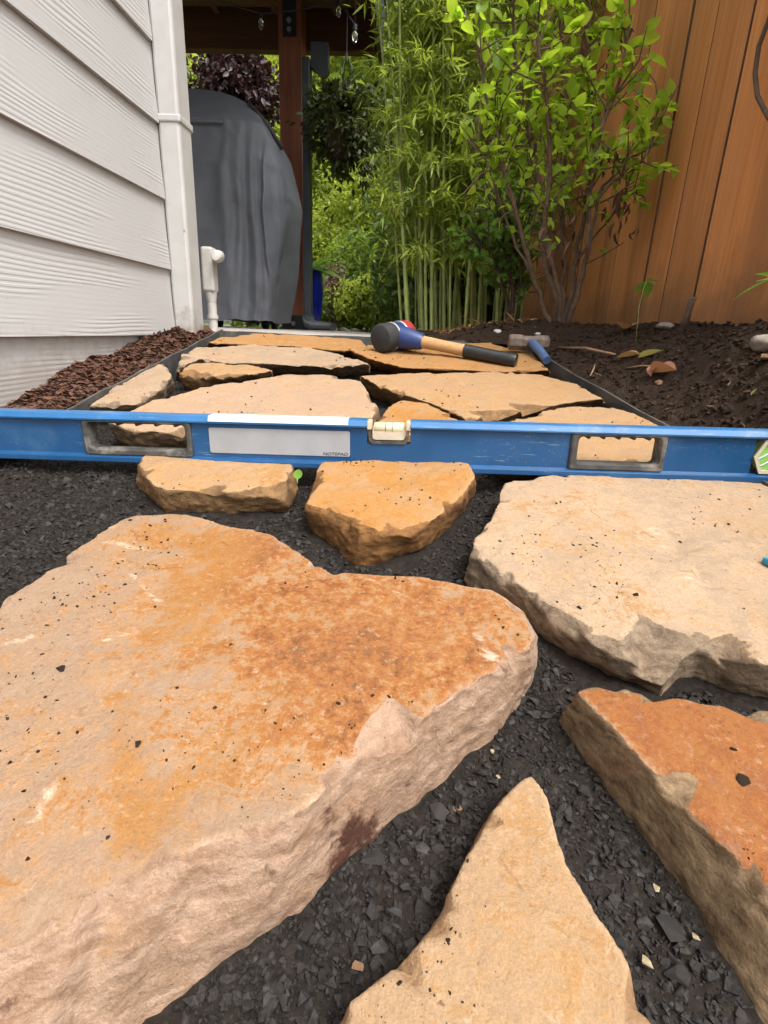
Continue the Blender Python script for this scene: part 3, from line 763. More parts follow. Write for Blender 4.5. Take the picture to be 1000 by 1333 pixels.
# ================================================================== FLAGSTONES
STONES = []
def rough_outline(P, seed, amp, iters=4):
    """fractal midpoint subdivision of a closed outline (n,k array; first 3 columns are the top point)"""
    r = np.random.default_rng(seed)
    P = np.array(P, float)
    a = amp
    for it in range(iters):
        Q = []
        n = len(P)
        for i in range(n):
            p, q = P[i], P[(i + 1) % n]
            L = np.linalg.norm((q - p)[:2])
            m = (p + q) / 2
            if L > 0.010:
                nrm = np.array([-(q - p)[1], (q - p)[0]]) / max(L, 1e-9)
                o = r.normal() * a * L
                o2 = r.normal() * a * L
                m[:2] += nrm * o
                m[3:5] += nrm * (o + o2)
                Q += [p, m]
            else:
                Q += [p]
        P = np.array(Q)
        a *= 0.8
    return P
def stone(label, pts, h, voxel, mat, seed, tones=(), chips=(), nchip=30, tilt=(0, 0), amp=0.035, top_amp=1.0, side_amp=1.0, dents=(), notches=(), name='flagstone', top_add=0.0, chip_depth=(0.002, 0.009), rust0=0.0):
    """pts: pixel outline of the stone's upper face, each (x, y) or (x, y, base_x, base_y) where its foot shows in the gravel"""
    a_top = GA + h
    P = []
    for p in pts:
        t = on_slope(p[0], p[1], a_top)
        if len(p) == 4:
            b = on_slope(p[2], p[3], GA)
            b = np.array([b[0], b[1]]) if True else b
        else:
            b = t[:2]
        P.append([t[0], t[1], t[2], b[0], b[1]])
    P = np.array(P)
    P = rough_outline(P, seed, amp * 0.38)
    n = len(P)
    cen = P[:, :2].mean(0)
    top = P[:, :3].copy()
    top[:, 2] = a_top + SLOPE * top[:, 1] + top_add
    bot = np.column_stack([P[:, 3], P[:, 4], GA + SLOPE * P[:, 4] - 0.014])
    # the side is split into flat breaks: rings whose offsets run straight between random knots
    rk = np.random.default_rng(seed + 50)
    nx0 = np.roll(P[:, :2], -1, 0); pv0 = np.roll(P[:, :2], 1, 0); tg = nx0 - pv0; tg /= np.maximum(np.linalg.norm(tg, axis=1), 1e-9)[:, None]
    ar0 = 0.5 * np.sum(P[:, 0] * nx0[:, 1] - nx0[:, 0] * P[:, 1]); outn = np.column_stack([tg[:, 1], -tg[:, 0]]) * (1 if ar0 > 0 else -1)
    per = np.concatenate([[0], np.cumsum(np.linalg.norm(nx0 - P[:, :2], axis=1))]); per, Lp = per[:-1], per[-1]
    kq = float(np.clip(cen[1] / 0.45, 0.5, 1.0))
    def knots(lo, hi, step):
        m_ = max(4, int(Lp / step)); kp = np.sort(rk.random(m_)) * Lp; kv = rk.uniform(lo, hi, m_)
        return np.interp(per, np.concatenate([[kp[-1] - Lp], kp, [kp[0] + Lp]]), np.concatenate([[kv[-1]], kv, [kv[0]]]))
    T2, B2 = top.copy(), bot.copy()
    rings3 = [top]
    for fr0, lo_, hi_ in ((0.22, -0.0005, 0.0035), (0.58, -0.0015, 0.0060)):
        fr = fr0 + knots(-0.12, 0.12, 0.04)
        off_ = knots(lo_, hi_, 0.034 * kq) * kq * side_amp
        rg_ = top + (bot - top) * fr[:, None]; rg_[:, :2] += outn * off_[:, None]
        rings3.append(rg_)
    bot[:, :2] += outn * (knots(-0.004, 0.003, 0.04) * kq)[:, None]
    rings3.append(bot)
    bm = bmesh.new()
    RV = [[bm.verts.new(v) for v in rg_] for rg_ in rings3]
    tv, bv = RV[0], RV[-1]
    ft = bm.faces.new(tv); fb = bm.faces.new(bv[::-1])
    for a_, b_ in zip(RV[:-1], RV[1:]):
        for i in range(n):
            j = (i + 1) % n
            if rk.random() < 0.5:
                bm.faces.new((a_[j], a_[i], b_[i])); bm.faces.new((a_[j], b_[i], b_[j]))
            else:
                bm.faces.new((a_[j], a_[i], b_[j])); bm.faces.new((a_[i], b_[i], b_[j]))
    bmesh.ops.triangulate(bm, faces=[ft, fb])
    bmesh.ops.recalc_face_normals(bm, faces=bm.faces)
    me = bpy.data.meshes.new('tmp'); bm.to_mesh(me); bm.free()
    ob = bpy.data.objects.new('tmp', me); COL.objects.link(ob)
    md = ob.modifiers.new('remesh', 'REMESH'); md.mode = 'VOXEL'; md.voxel_size = voxel
    dg = bpy.context.evaluated_depsgraph_get()
    ev = ob.evaluated_get(dg); m2 = ev.to_mesh()
    nv = len(m2.vertices); V = np.empty(nv * 3); m2.vertices.foreach_get('co', V); V = V.reshape(-1, 3)
    N = np.empty(nv * 3); m2.vertices.foreach_get('normal', N); N = N.reshape(-1, 3)
    nf = len(m2.polygons); F = np.empty(nf * 4, np.int32); m2.loops.foreach_get('vertex_index', F); F = F.reshape(-1, 4)
    ev.to_mesh_clear(); bpy.data.objects.remove(ob); bpy.data.meshes.remove(me)
    r = np.random.default_rng(seed + 100)
    sc = np.array([1, 1, 1.0])
    side = 1 - sstep(0.30, 0.68, N[:, 2])
    S = seed * 0.77
    kk = float(np.clip(cen[1] / 0.45, 0.45, 1.0)) if True else 1.0
    Vp = V + S
    # --- chips: planar spalls along the upper edge
    V = V.copy()
    chip_mask = np.zeros(nv)
    lst = []
    # cumulative length sampling of outline
    nxt = np.roll(P[:, :2], -1, 0); seg = np.linalg.norm(nxt - P[:, :2], axis=1); cum = np.cumsum(seg)
    area = 0.5 * np.sum(P[:, 0] * nxt[:, 1] - nxt[:, 0] * P[:, 1]); sgn = 1 if area > 0 else -1
    for k in range(nchip):
        s = r.random() * cum[-1]; i = int(np.searchsorted(cum, s)); i = min(i, n - 1)
        q = P[i, :2]; d = (nxt[i] - q) / max(seg[i], 1e-9)
        out = np.array([d[1], -d[0]]) * sgn
        ang = r.uniform(0.45, 1.2); tw = r.normal() * 0.5
        dirv = out * math.cos(tw) + d * math.sin(tw)
        nrm = np.array([dirv[0] * math.cos(ang), dirv[1] * math.cos(ang), math.sin(ang)]); nrm /= np.linalg.norm(nrm)
        dep = r.uniform(*chip_depth) * (0.2 + 0.6 * r.random() ** 2) * kk
        c = np.array([q[0], q[1], a_top + SLOPE * q[1]])
        lst.append((c - nrm * dep, nrm, r.uniform(0.010, 0.032) * (0.6 + 0.4 * kk)))
    for (cx, cy, nx_, ny_, nz_, dep, rad) in chips:
        c = on_slope(cx, cy, a_top); nrm = np.array([nx_, ny_, nz_], float); nrm /= np.linalg.norm(nrm)
        lst.append((c - nrm * dep, nrm, rad))
    # --- bedding ledges and undulation
    lo = fbm(V * sc + S, 6, 3, seed)
    led = fbm(V * np.array([1, 1, 0.3]) + S + 5, 9, 4, seed + 7)
    q = led * 4
    ledge = (np.floor(q) + sstep(0.80, 1.0, q - np.floor(q))) / 4
    rough = fbm(V + S, 55, 4, seed + 3)
    top_d = (0.0026 * lo + 0.0030 * ledge + 0.0007 * rough) * top_amp * kk
    sn = fbm(V * np.array([1, 1, 2.6]) + S, 24, 5, seed + 11, 0.6)
    cr = 1 - np.abs(fbm(V * np.array([1, 1, 2.0]) + S + 9, 15, 4, seed + 13))
    blocky = fbm(V * np.array([1, 1, 1.5]) + S, 40, 2, seed + 17); blocky = np.round(blocky * 3) / 3
    fine = fbm(V + S, 120, 3, seed + 19)
    side_d = (0.0011 * sn + 0.0008 * (cr - 0.7) + 0.0008 * blocky) * side_amp * kk
    late = (0.0010 * rough + 0.0012 * fine + 0.0010 * np.maximum(0, cr - 0.85) * 4) * side_amp * kk
    V = V + N * (side_d * side)[:, None]
    V[:, 2] += top_d * (1 - side)
    for c, nrm, rad in lst:
        dd = V - c
        dist = np.linalg.norm(dd, axis=1)
        wob = 0.0005 * rough * kk
        h_ = dd @ nrm + wob
        m = (h_ > 0) & (dist < rad * (1 + 0.3 * sn))
        fall = 1 - sstep(0.80, 1.0, dist[m] / rad)
        V[m] -= nrm * (h_[m] * fall)[:, None]
        chip_mask[m] = np.maximum(chip_mask[m], np.clip(h_[m] / 0.002, 0, 1) * (dd[m, 2] + c[2] < a_top + SLOPE * V[m, 1] + 0.1))
    V = V + N * (late * side)[:, None]
    for (x1, y1, x2, y2, drop, sl, sr, rpx) in notches:     # a valley between two break planes, falling from (x1,y1) to (x2,y2)
        A, B = on_slope(x1, y1, a_top), on_slope(x2, y2, a_top)
        dv = (B - A)[:2]; Lv = np.linalg.norm(dv); dv /= Lv; R_ = rpx / FPX * float(np.dot(A - CAM, RW[:, 2]))
        q_ = V[:, :2] - A[:2]; u_ = q_ @ dv; w_ = q_ @ np.array([-dv[1], dv[0]])
        zc_ = A[2] - drop * (u_ / Lv) + np.where(w_ > 0, sl * w_, -sr * w_) + 0.0010 * rough
        m = (V[:, 2] > zc_) & (np.abs(w_) < R_ * 1.5) & (u_ > -0.2 * R_) & (u_ < Lv * 1.6)
        chip_mask[m] = np.maximum(chip_mask[m], np.clip((V[m, 2] - zc_[m]) / 0.0015, 0, 1))
        V[m, 2] = np.maximum(zc_[m], V[m, 2] - 0.03)
    for (x, y, rpx, dep, ex, ey) in dents:           # a spall: deep at one corner, running out along (ex, ey)
        c = on_slope(x, y, a_top); dd = V[:, :2] - c[:2]
        u_ = dd @ np.array([ex, ey]); w_ = dd @ np.array([-ey, ex]); R_ = rpx / FPX * float(np.dot(c - CAM, RW[:, 2]))
        f_ = np.clip(1 - np.abs(w_) / (R_ * np.clip(0.15 + u_ / (1.6 * R_), 0.0, 1.0) + 1e-6), 0, 1) * sstep(-0.1, 0.05, u_ / R_) * (1 - sstep(1.3, 1.9, u_ / R_)) * (V[:, 2] > c[2] - 0.03)
        V[:, 2] -= dep * np.minimum(1, f_ * 1.8) * np.clip((V[:, 2] - c[2] + 0.02) / 0.02, 0, 1); chip_mask = np.maximum(chip_mask, np.clip(f_ * 3, 0, 1) * (dep > 0.0045))
    msk = chip_mask > 0.02
    E_ = np.concatenate([F[:, [0, 1]], F[:, [1, 2]], F[:, [2, 3]], F[:, [3, 0]]])
    grow_ = msk.copy(); grow_[E_[msk[E_[:, 0]], 1]] = True; grow_[E_[msk[E_[:, 1]], 0]] = True
    E_ = E_[grow_[E_[:, 0]] | grow_[E_[:, 1]]]
    for it in range(2):
        acc = np.zeros((nv, 3)); cnt = np.zeros(nv)
        for a_, b_ in ((0, 1), (1, 0)):
            for ax_ in range(3): acc[:, ax_] += np.bincount(E_[:, a_], V[E_[:, b_], ax_], nv)
            cnt += np.bincount(E_[:, a_], minlength=nv)
        sel = grow_ & (cnt > 2)
        V[sel] = 0.35 * V[sel] + 0.65 * acc[sel] / cnt[sel][:, None]
    # --- tone attributes
    tone = np.zeros((nv, 4))
    tone[:, 0] = rust0
    wv = xyz(V[:, 0], V[:, 1], V[:, 2])
    warp = np.column_stack([fbm(wv + 3, 11, 3, seed + 31), fbm(wv + 8, 11, 3, seed + 37)]) * 0.018
    for (x1, y1, x2, y2, rpx, ch, st) in tones:
        A, B = (on_slope(x1, y1, GA + 0.012), on_slope(x2, y2, GA + 0.012)) if ch == 3 else (on_slope(x1, y1, a_top), on_slope(x2, y2, a_top))
        dep = (A - CAM) @ RW[:, 2] if False else float(np.dot(A - CAM, RW[:, 2]))
        rad = rpx / FPX * dep
        AB = (B - A)[:2]; L2 = max(float(AB @ AB), 1e-9)
        pw = V[:, :2] + warp * min(1.0, rad / 0.03)
        tt = np.clip(((pw - A[:2]) @ AB) / L2, 0, 1)
        dd = np.linalg.norm(pw - (A[:2] + tt[:, None] * AB), axis=1)
        # radius is stretched away from the viewer because the ground is seen at a slant
        g = np.exp(-(dd / rad) ** 2 * 0.9)
        tone[:, ch] += st * g * (0.85 if ch == 2 and rpx < 13 else 1.0)
    tone[:, :3] = np.clip(tone[:, :3], 0, 1.2)
    rim = np.zeros(nv); near = np.nonzero(side < 0.6)[0]; Pd = P[:, :2]
    for c0_ in range(0, len(near), 8000):
        k_ = near[c0_:c0_ + 8000]
        d2 = ((V[k_, None, :2] - Pd[None]) ** 2).sum(-1).min(1)
        rim[k_] = np.exp(-np.sqrt(d2) / (0.008 * kk))
    sidev = np.maximum(side, 0.9 * chip_mask)
    me = raw_mesh(name, V, F, True, {'tone': np.column_stack([tone[:, :3], np.ones(nv)]), 'side': sidev, 'iron': tone[:, 3], 'rim': rim})
    off = np.array([cen[0], cen[1], V[:, 2].min()])
    V2 = V - off
    me.vertices.foreach_set('co', V2.astype(np.float32).ravel()); me.update()
    me.materials.append(mat)
    o = bpy.data.objects.new(name, me); COL.objects.link(o); o.location = off
    tag(o, label, 'flagstone', 'flagstones of the path')
    nn = np.empty(nv * 3); me.vertices.foreach_get('normal', nn); nn = nn.reshape(-1, 3)
    tops = V[(nn[:, 2] > 0.93) & (side < 0.05)]
    STONES.append((o, tops, P))
    return o

CREAM, GREY, RUST, YEL = (0.50, 0.37, 0.235), (0.40, 0.315, 0.215), (0.43, 0.165, 0.040), (0.50, 0.265, 0.055)
mA = stone_mat('stone_rust_and_buff', (0.40, 0.262, 0.158), (0.355, 0.243, 0.162), (0.335, 0.125, 0.036), (0.42, 0.20, 0.05), 1, (0.52, 0.375, 0.275), (0.33, 0.21, 0.135))
mB = stone_mat('stone_buff', (0.42, 0.29, 0.175), (0.385, 0.26, 0.15), (0.38, 0.20, 0.085), (0.43, 0.265, 0.115), 2, (0.48, 0.33, 0.19), (0.34, 0.2, 0.1))
mC = stone_mat('stone_burnt_orange', (0.325, 0.124, 0.036), (0.28, 0.098, 0.028), (0.235, 0.073, 0.02), (0.365, 0.165, 0.05), 3, (0.40, 0.295, 0.18), (0.15, 0.095, 0.05))
mD = stone_mat('stone_pale_cream', (0.50, 0.38, 0.262), (0.43, 0.325, 0.225), (0.43, 0.235, 0.105), (0.48, 0.32, 0.17), 4, (0.40, 0.315, 0.225), (0.19, 0.14, 0.095))
mE = stone_mat('stone_golden', (0.48, 0.255, 0.085), (0.46, 0.265, 0.11), (0.40, 0.16, 0.04), (0.50, 0.245, 0.06), 5, (0.34, 0.175, 0.06), (0.17, 0.08, 0.028))
mF = stone_mat('stone_light_tan', (0.50, 0.33, 0.175), (0.46, 0.30, 0.165), (0.42, 0.19, 0.06), (0.48, 0.27, 0.09), 6, (0.36, 0.22, 0.10), (0.20, 0.12, 0.06))
mG = stone_mat('stone_pinkish_buff', (0.52, 0.37, 0.245), (0.48, 0.345, 0.235), (0.44, 0.23, 0.10), (0.50, 0.32, 0.15), 7, (0.38, 0.27, 0.155), (0.20, 0.13, 0.075))

# big left stone
stone('largest thick flagstone at front left with a rust orange patch and rough pinkish broken edge',
      [(-260, 880), (-60, 805), (0, 780), (50, 752), (74, 731), (112, 705), (165, 674), (192, 667), (240, 668), (300, 684), (352, 694), (392, 720), (428, 742), (470, 745),
       (560, 752), (640, 770, 650, 775), (676, 790, 690, 800), (697, 818, 701, 852), (690, 842, 692, 884), (650, 868, 640, 965), (600, 893, 566, 1030), (548, 935, 492, 1085), (520, 950, 475, 1108),
       (470, 978, 425, 1150), (440, 1010, 385, 1185), (400, 1052, 318, 1232), (330, 1078, 262, 1278), (268, 1092, 205, 1330), (205, 1130, 120, 1400), (140, 1155, 60, 1440), (95, 1195, 10, 1500), (30, 1245, -60, 1560), (-60, 1300, -140, 1600), (-220, 1330, -300, 1640)],
      0.055, 0.0021, mA, 11, amp=0.03, nchip=24, chip_depth=(0.001, 0.005),
      tones=[(620, 800, 470, 800, 120, 0, 0.80), (470, 870, 340, 740, 110, 0, 0.62), (300, 700, 430, 770, 70, 0, 0.45), (560, 880, 480, 900, 80, 0, 0.40), (330, 860, 420, 830, 90, 0, 0.3), (250, 880, 300, 960, 60, 0, 0.22), (120, 1150, 210, 1000, 60, 0, 0.22),
             (280, 720, 258, 810, 40, 1, 0.85), (215, 680, 260, 690, 44, 1, 0.55), (190, 1060, 300, 960, 36, 1, 0.50), (160, 1050, 200, 1130, 34, 1, 0.5), (170, 920, 175, 990, 26, 1, 0.45), (100, 1165, 175, 1075, 22, 1, 0.55), (165, 990, 240, 1075, 34, 1, 0.45), (190, 740, 130, 770, 50, 1, 0.25),
             (5, 838, 40, 828, 9, 2, 1.0), (140, 832, 185, 818, 8, 2, 0.75), (165, 745, 210, 780, 5, 2, 0.9), (100, 700, 200, 718, 9, 2, 0.6), (620, 815, 640, 850, 10, 2, 0.8), (38, 1065, 65, 1020, 12, 2, 0.8), (75, 990, 115, 985, 7, 2, 0.6), (465, 748, 560, 790, 4, 2, 0.9), (330, 870, 345, 925, 5, 2, 0.7),
             (330, 965, 370, 1010, 50, 2, 0.25), (550, 960, 690, 850, 40, 2, 0.35), (60, 1230, 400, 1050, 45, 2, 0.35), (484, 1078, 440, 1118, 17, 3, 1.1)],
      notches=[(506, 902, 556, 985, 0.032, 1.25, 0.26, 46), (300, 1062, 330, 1110, 0.014, 0.5, 0.3, 30)], chips=[(690, 800, 0.75, -0.1, 0.75, 0.004, 0.03), (205, 1130, 0.3, -0.7, 0.6, 0.004, 0.03), (60, 1220, 0.3, -0.7, 0.5, 0.004, 0.04), (400, 1060, 0.5, -0.7, 0.6, 0.003, 0.03), (470, 985, 0.5, -0.7, 0.5, 0.003, 0.03)])

# triangular stone in front
stone('pointed buff flagstone at the bottom centre, its tip aimed up the path',
      [(694, 1009), (712, 1035), (726, 1090), (742, 1132), (758, 1156), (780, 1195), (795, 1212), (820, 1258), (856, 1345), (920, 1520), (300, 1560), (412, 1336), (470, 1292), (528, 1248, 524, 1254), (565, 1205, 560, 1213), (592, 1150, 586, 1160), (618, 1100, 612, 1110), (640, 1060, 634, 1070), (655, 1040, 650, 1050), (668, 1026, 664, 1034), (684, 1012, 682, 1018)],
      0.030, 0.0017, mB, 23, amp=0.028, nchip=8, chip_depth=(0.001, 0.003), top_amp=0.7,
      tones=[(560, 1210, 610, 1130, 26, 2, 0.35), (700, 1180, 690, 1230, 26, 2, 0.3), (690, 1080, 700, 1030, 30, 1, 0.3), (620, 1290, 760, 1300, 60, 1, 0.3), (690, 1120, 650, 1250, 90, 0, 0.12)])

# burnt orange stone at right
stone('burnt orange flagstone at the lower right edge with a straight grey-brown side',
      [(752, 900, 727, 934), (768, 889, 740, 918), (800, 892), (880, 905), (960, 920), (1010, 925), (1120, 945), (1330, 1200), (1250, 1420), (1130, 1300, 1080, 1420), (1040, 1195, 985, 1330), (1000, 1155, 945, 1262), (960, 1115, 902, 1180), (920, 1080, 868, 1130), (880, 1035, 835, 1082), (840, 990, 800, 1035), (800, 945, 768, 990), (772, 920, 742, 955)],
      0.042, 0.0019, mC, 37, amp=0.018, nchip=26, chip_depth=(0.001, 0.005), top_amp=0.7, side_amp=0.8, rust0=0.1,
      tones=[(900, 1000, 860, 960, 60, 1, 0.35), (930, 1040, 1000, 1000, 30, 1, 0.4), (800, 900, 1000, 940, 40, 0, 0.5), (960, 1080, 1000, 1130, 22, 2, 0.35)])

# pale stone at right
stone('wide pale cream flagstone at right touching the blue level, with a broken notch in front',
      [(612, 722, 612, 758), (618, 700, 616, 728), (640, 674), (652, 640), (660, 626), (720, 617), (800, 617), (900, 621), (1010, 624), (1130, 630), (1230, 760), (1180, 860, 1190, 915), (1010, 868, 1012, 902), (965, 858, 962, 892), (935, 842, 930, 884), (912, 838, 905, 872), (885, 848, 885, 872), (862, 862, 866, 902), (842, 856, 838, 886), (800, 846, 792, 866), (756, 826, 748, 846), (720, 800, 708, 826), (688, 770, 680, 800), (660, 752, 652, 785), (640, 738, 632, 772)],
      0.040, 0.0025, mD, 41, amp=0.03, nchip=34, chip_depth=(0.002, 0.007), top_amp=1.15,
      tones=[(760, 690, 740, 760, 50, 1, 0.5), (950, 660, 900, 660, 60, 1, 0.4), (700, 660, 760, 640, 50, 0, 0.25), (880, 800, 830, 780, 40, 0, 0.25), (980, 700, 1000, 780, 50, 1, 0.4), (855, 690, 900, 760, 22, 2, 0.5), (700, 690, 740, 650, 24, 2, 0.25), (960, 770, 990, 800, 30, 1, 0.35), (660, 700, 700, 720, 30, 0, 0.25)],
      notches=[(872, 838, 898, 878, 0.034, 0.5, 0.5, 40), (800, 838, 815, 862, 0.015, 0.4, 0.4, 26)], dents=[(868, 690, 30, 0.0035, 0.25, -0.97), (905, 740, 26, 0.003, 0.1, -0.99), (700, 660, 24, 0.002, 0.8, -0.6)], chips=[(862, 862, 0.1, -0.8, 0.9, 0.013, 0.04), (890, 848, -0.35, -0.8, 0.8, 0.012, 0.045), (830, 850, -0.3, -0.9, 0.5, 0.007, 0.04), (700, 785, -0.6, -0.7, 0.45, 0.006, 0.05), (930, 842, 0.4, -0.9, 0.4, 0.006, 0.03)])

# golden stone in the middle
stone('golden orange six-sided flagstone in the centre below the level',
      [(400, 655, 402, 684), (412, 618, 410, 630), (420, 600), (520, 596), (608, 600), (619, 622, 617, 640), (600, 648, 585, 682), (560, 678, 553, 708), (536, 694, 530, 712), (500, 690, 496, 730), (470, 688, 466, 732), (440, 672, 440, 712)],
      0.043, 0.0026, mE, 53, amp=0.03, nchip=22, tones=[(430, 630, 580, 630, 60, 1, 0.5), (470, 660, 500, 690, 30, 0, 0.35), (560, 640, 600, 630, 24, 0, 0.25)],
      chips=[(545, 690, 0.5, -0.7, 0.7, 0.009, 0.03), (425, 665, -0.4, -0.8, 0.5, 0.006, 0.04)])

# tan stone left of it
stone('tan flagstone half under the level, left of the golden one, with a chipped corner',
      [(192, 625, 196, 640), (178, 600), (190, 590), (300, 586), (382, 592), (381, 612, 384, 640), (366, 640, 378, 660), (300, 640, 300, 664), (215, 636, 214, 664)],
      0.035, 0.0028, mF, 67, amp=0.03, nchip=18, tones=[(215, 615, 360, 615, 40, 1, 0.35), (340, 630, 370, 625, 18, 0, 0.5), (260, 632, 300, 636, 14, 0, 0.35)], chips=[(368, 636, 0.6, -0.6, 0.6, 0.010, 0.035)])

# wide pinkish stone behind the level
stone('broad pinkish buff flagstone behind the left half of the level',
      [(140, 548, 165, 575), (200, 520, 200, 530), (260, 505), (318, 496), (375, 486), (430, 488), (470, 496), (492, 530, 494, 545), (478, 558, 478, 575), (400, 566, 400, 588), (320, 568, 318, 590), (235, 562, 235, 586), (170, 560, 178, 584)],
      0.043, 0.003, mG, 71, amp=0.03, nchip=22, tones=[(300, 520, 420, 520, 60, 2, 0.2), (420, 540, 480, 530, 20, 0, 0.3)])

stone('small wedge-shaped cream flagstone against the left edging',
      [(116, 528, 116, 545), (150, 504), (186, 480), (212, 471), (224, 490, 228, 505), (210, 508, 214, 516), (178, 526, 180, 540)],
      0.042, 0.003, mD, 83, amp=0.03, nchip=14, tones=[(140, 515, 210, 485, 24, 1, 0.45)])

stone('rough brown-sided stone lump between the wedge stone and the long pale stone',
      [(232, 484, 240, 506), (250, 472, 252, 480), (300, 474), (340, 478), (356, 484, 350, 492), (330, 488, 330, 496), (288, 490, 290, 504), (262, 488, 262, 510)],
      0.044, 0.0028, mF, 89, amp=0.05, nchip=16, side_amp=1.4, tones=[(250, 480, 330, 480, 20, 1, 0.4)])

stone('long pale flagstone lying across the path second from the far end',
      [(230, 478, 232, 492), (236, 462), (256, 452), (330, 448), (405, 453), (440, 460), (482, 474, 482, 482), (440, 477, 440, 486), (360, 474, 362, 484), (290, 472, 290, 480), (262, 466, 262, 476)],
      0.044, 0.003, mD, 97, amp=0.025, nchip=22, tones=[(270, 465, 420, 460, 14, 2, 0.35), (380, 470, 470, 476, 10, 1, 0.6)])

stone('thin golden flagstone at the far end of the path by the patio',
      [(270, 446, 270, 452), (284, 438), (330, 435), (400, 436), (470, 443), (478, 450), (448, 458, 448, 462), (380, 451, 380, 456), (310, 448, 310, 453)],
      0.044, 0.0032, mE, 101, amp=0.025, nchip=14, tones=[(300, 443, 450, 448, 10, 2, 0.5)])

stone('golden flagstone under the rubber mallet at the far right of the path',
      [(455, 456, 455, 463), (480, 448), (560, 445), (640, 447), (690, 457), (716, 482, 716, 490), (640, 484, 640, 492), (560, 481, 560, 488), (520, 477, 520, 484), (478, 466, 478, 474)],
      0.043, 0.003, mE, 107, amp=0.02, nchip=16, tones=[(500, 462, 690, 470, 20, 2, 0.35), (600, 475, 690, 470, 14, 1, 0.5)])

stone('wide buff flagstone with a ragged front edge right of the pinkish one',
      [(468, 488, 470, 496), (520, 486), (620, 485), (700, 487), (750, 498), (787, 519, 787, 528), (740, 524, 740, 536), (690, 532, 690, 543), (655, 540, 655, 552), (612, 548, 612, 556), (580, 532, 580, 546), (530, 514, 530, 530), (490, 500, 490, 514)],
      0.044, 0.003, mF, 113, amp=0.04, nchip=26, tones=[(540, 496, 640, 505, 40, 2, 0.3), (650, 520, 740, 505, 20, 1, 0.45), (580, 525, 640, 535, 14, 0, 0.3)],
      chips=[(650, 538, 0.2, -0.8, 0.6, 0.012, 0.05), (700, 528, 0.0, -0.9, 0.7, 0.009, 0.05)])

stone('small golden flagstone showing just above the centre vial of the level',
      [(484, 555, 484, 572), (505, 530), (525, 520), (560, 524), (590, 540), (606, 560, 606, 578), (560, 572, 560, 592), (505, 570, 505, 590)],
      0.040, 0.0028, mE, 127, amp=0.03, nchip=12, tones=[(500, 540, 590, 550, 30, 1, 0.6)])

stone('buff flagstone against the right edging, seen behind and through the right grip of the level',
      [(640, 584, 640, 604), (668, 545), (720, 530), (790, 526), (836, 538), (868, 557), (886, 578), (880, 598, 880, 618), (800, 604, 800, 624), (720, 602, 720, 622), (660, 600, 655, 620)],
      0.042, 0.0028, mF, 131, amp=0.03, nchip=16, tones=[(700, 545, 830, 550, 30, 1, 0.35), (750, 580, 850, 585, 30, 2, 0.2)])

# ================================================================== LOOSE GROUND COVER
def chip_templates(n, flat, seed, pts=9, elong=1.0):
    r = np.random.default_rng(seed); T = []
    for k in range(n):
        p = r.normal(size=(pts, 3)); p /= np.linalg.norm(p, axis=1)[:, None]
        p *= r.uniform(0.75, 1.0, (pts, 1)); p[:, 2] *= flat; p[:, 0] *= elong
        bm = bmesh.new()
        for q in p: bm.verts.new(q)
        bmesh.ops.convex_hull(bm, input=bm.verts)
        for v in [v for v in bm.verts if not v.link_faces]: bm.verts.remove(v)
        bmesh.ops.triangulate(bm, faces=bm.faces)
        bm.verts.index_update()
        T.append((np.array([v.co[:] for v in bm.verts]), np.array([[v.index for v in f.verts] for f in bm.faces])))
        bm.free()
    return T
def rot_mats(n, r, tilt):
    az = r.uniform(0, 2 * np.pi, n); ax = r.normal(0, tilt, n); ay = r.normal(0, tilt, n)
    def rz(a): c, s, z, o = np.cos(a), np.sin(a), np.zeros(n), np.ones(n); return np.stack([c, -s, z, s, c, z, z, z, o], -1).reshape(-1, 3, 3)
    def rx(a): c, s, z, o = np.cos(a), np.sin(a), np.zeros(n), np.ones(n); return np.stack([o, z, z, z, c, -s, z, s, c], -1).reshape(-1, 3, 3)
    def ry(a): c, s, z, o = np.cos(a), np.sin(a), np.zeros(n), np.ones(n); return np.stack([c, z, s, z, o, z, -s, z, c], -1).reshape(-1, 3, 3)
    return rz(az) @ rx(ax) @ ry(ay)
def scatter(name, T, pos, size, r, tilt, mat, rnd=None, parent=None, smooth=False, rots=None, kind='stuff'):
    """many pieces joined in one mesh"""
    n = len(pos); R = rot_mats(n, r, tilt) if rots is None else rots
    which = r.integers(0, len(T), n); Vs, Fs, As = [], [], []; base = 0
    if rnd is None: rnd = r.random(n)
    k = T[0][1].shape[1]
    for t, (tv, tf) in enumerate(T):
        idx = np.nonzero(which == t)[0]
        if not len(idx): continue
        s = size[idx]
        s = s[:, None, None] if s.ndim == 1 else s[:, None, :]
        v = np.einsum('nij,nvj->nvi', R[idx], tv[None] * s) + pos[idx][:, None, :]
        Vs.append(v.reshape(-1, 3)); As.append(np.repeat(rnd[idx], len(tv)))
        Fs.append((tf[None] + (base + np.arange(len(idx)) * len(tv))[:, None, None]).reshape(-1, k)); base += len(idx) * len(tv)
    o = mk(name, np.concatenate(Vs), np.concatenate(Fs), mat, parent, smooth, {'rnd': np.concatenate(As)}, origin='zero')
    if kind: o['kind'] = kind
    return o

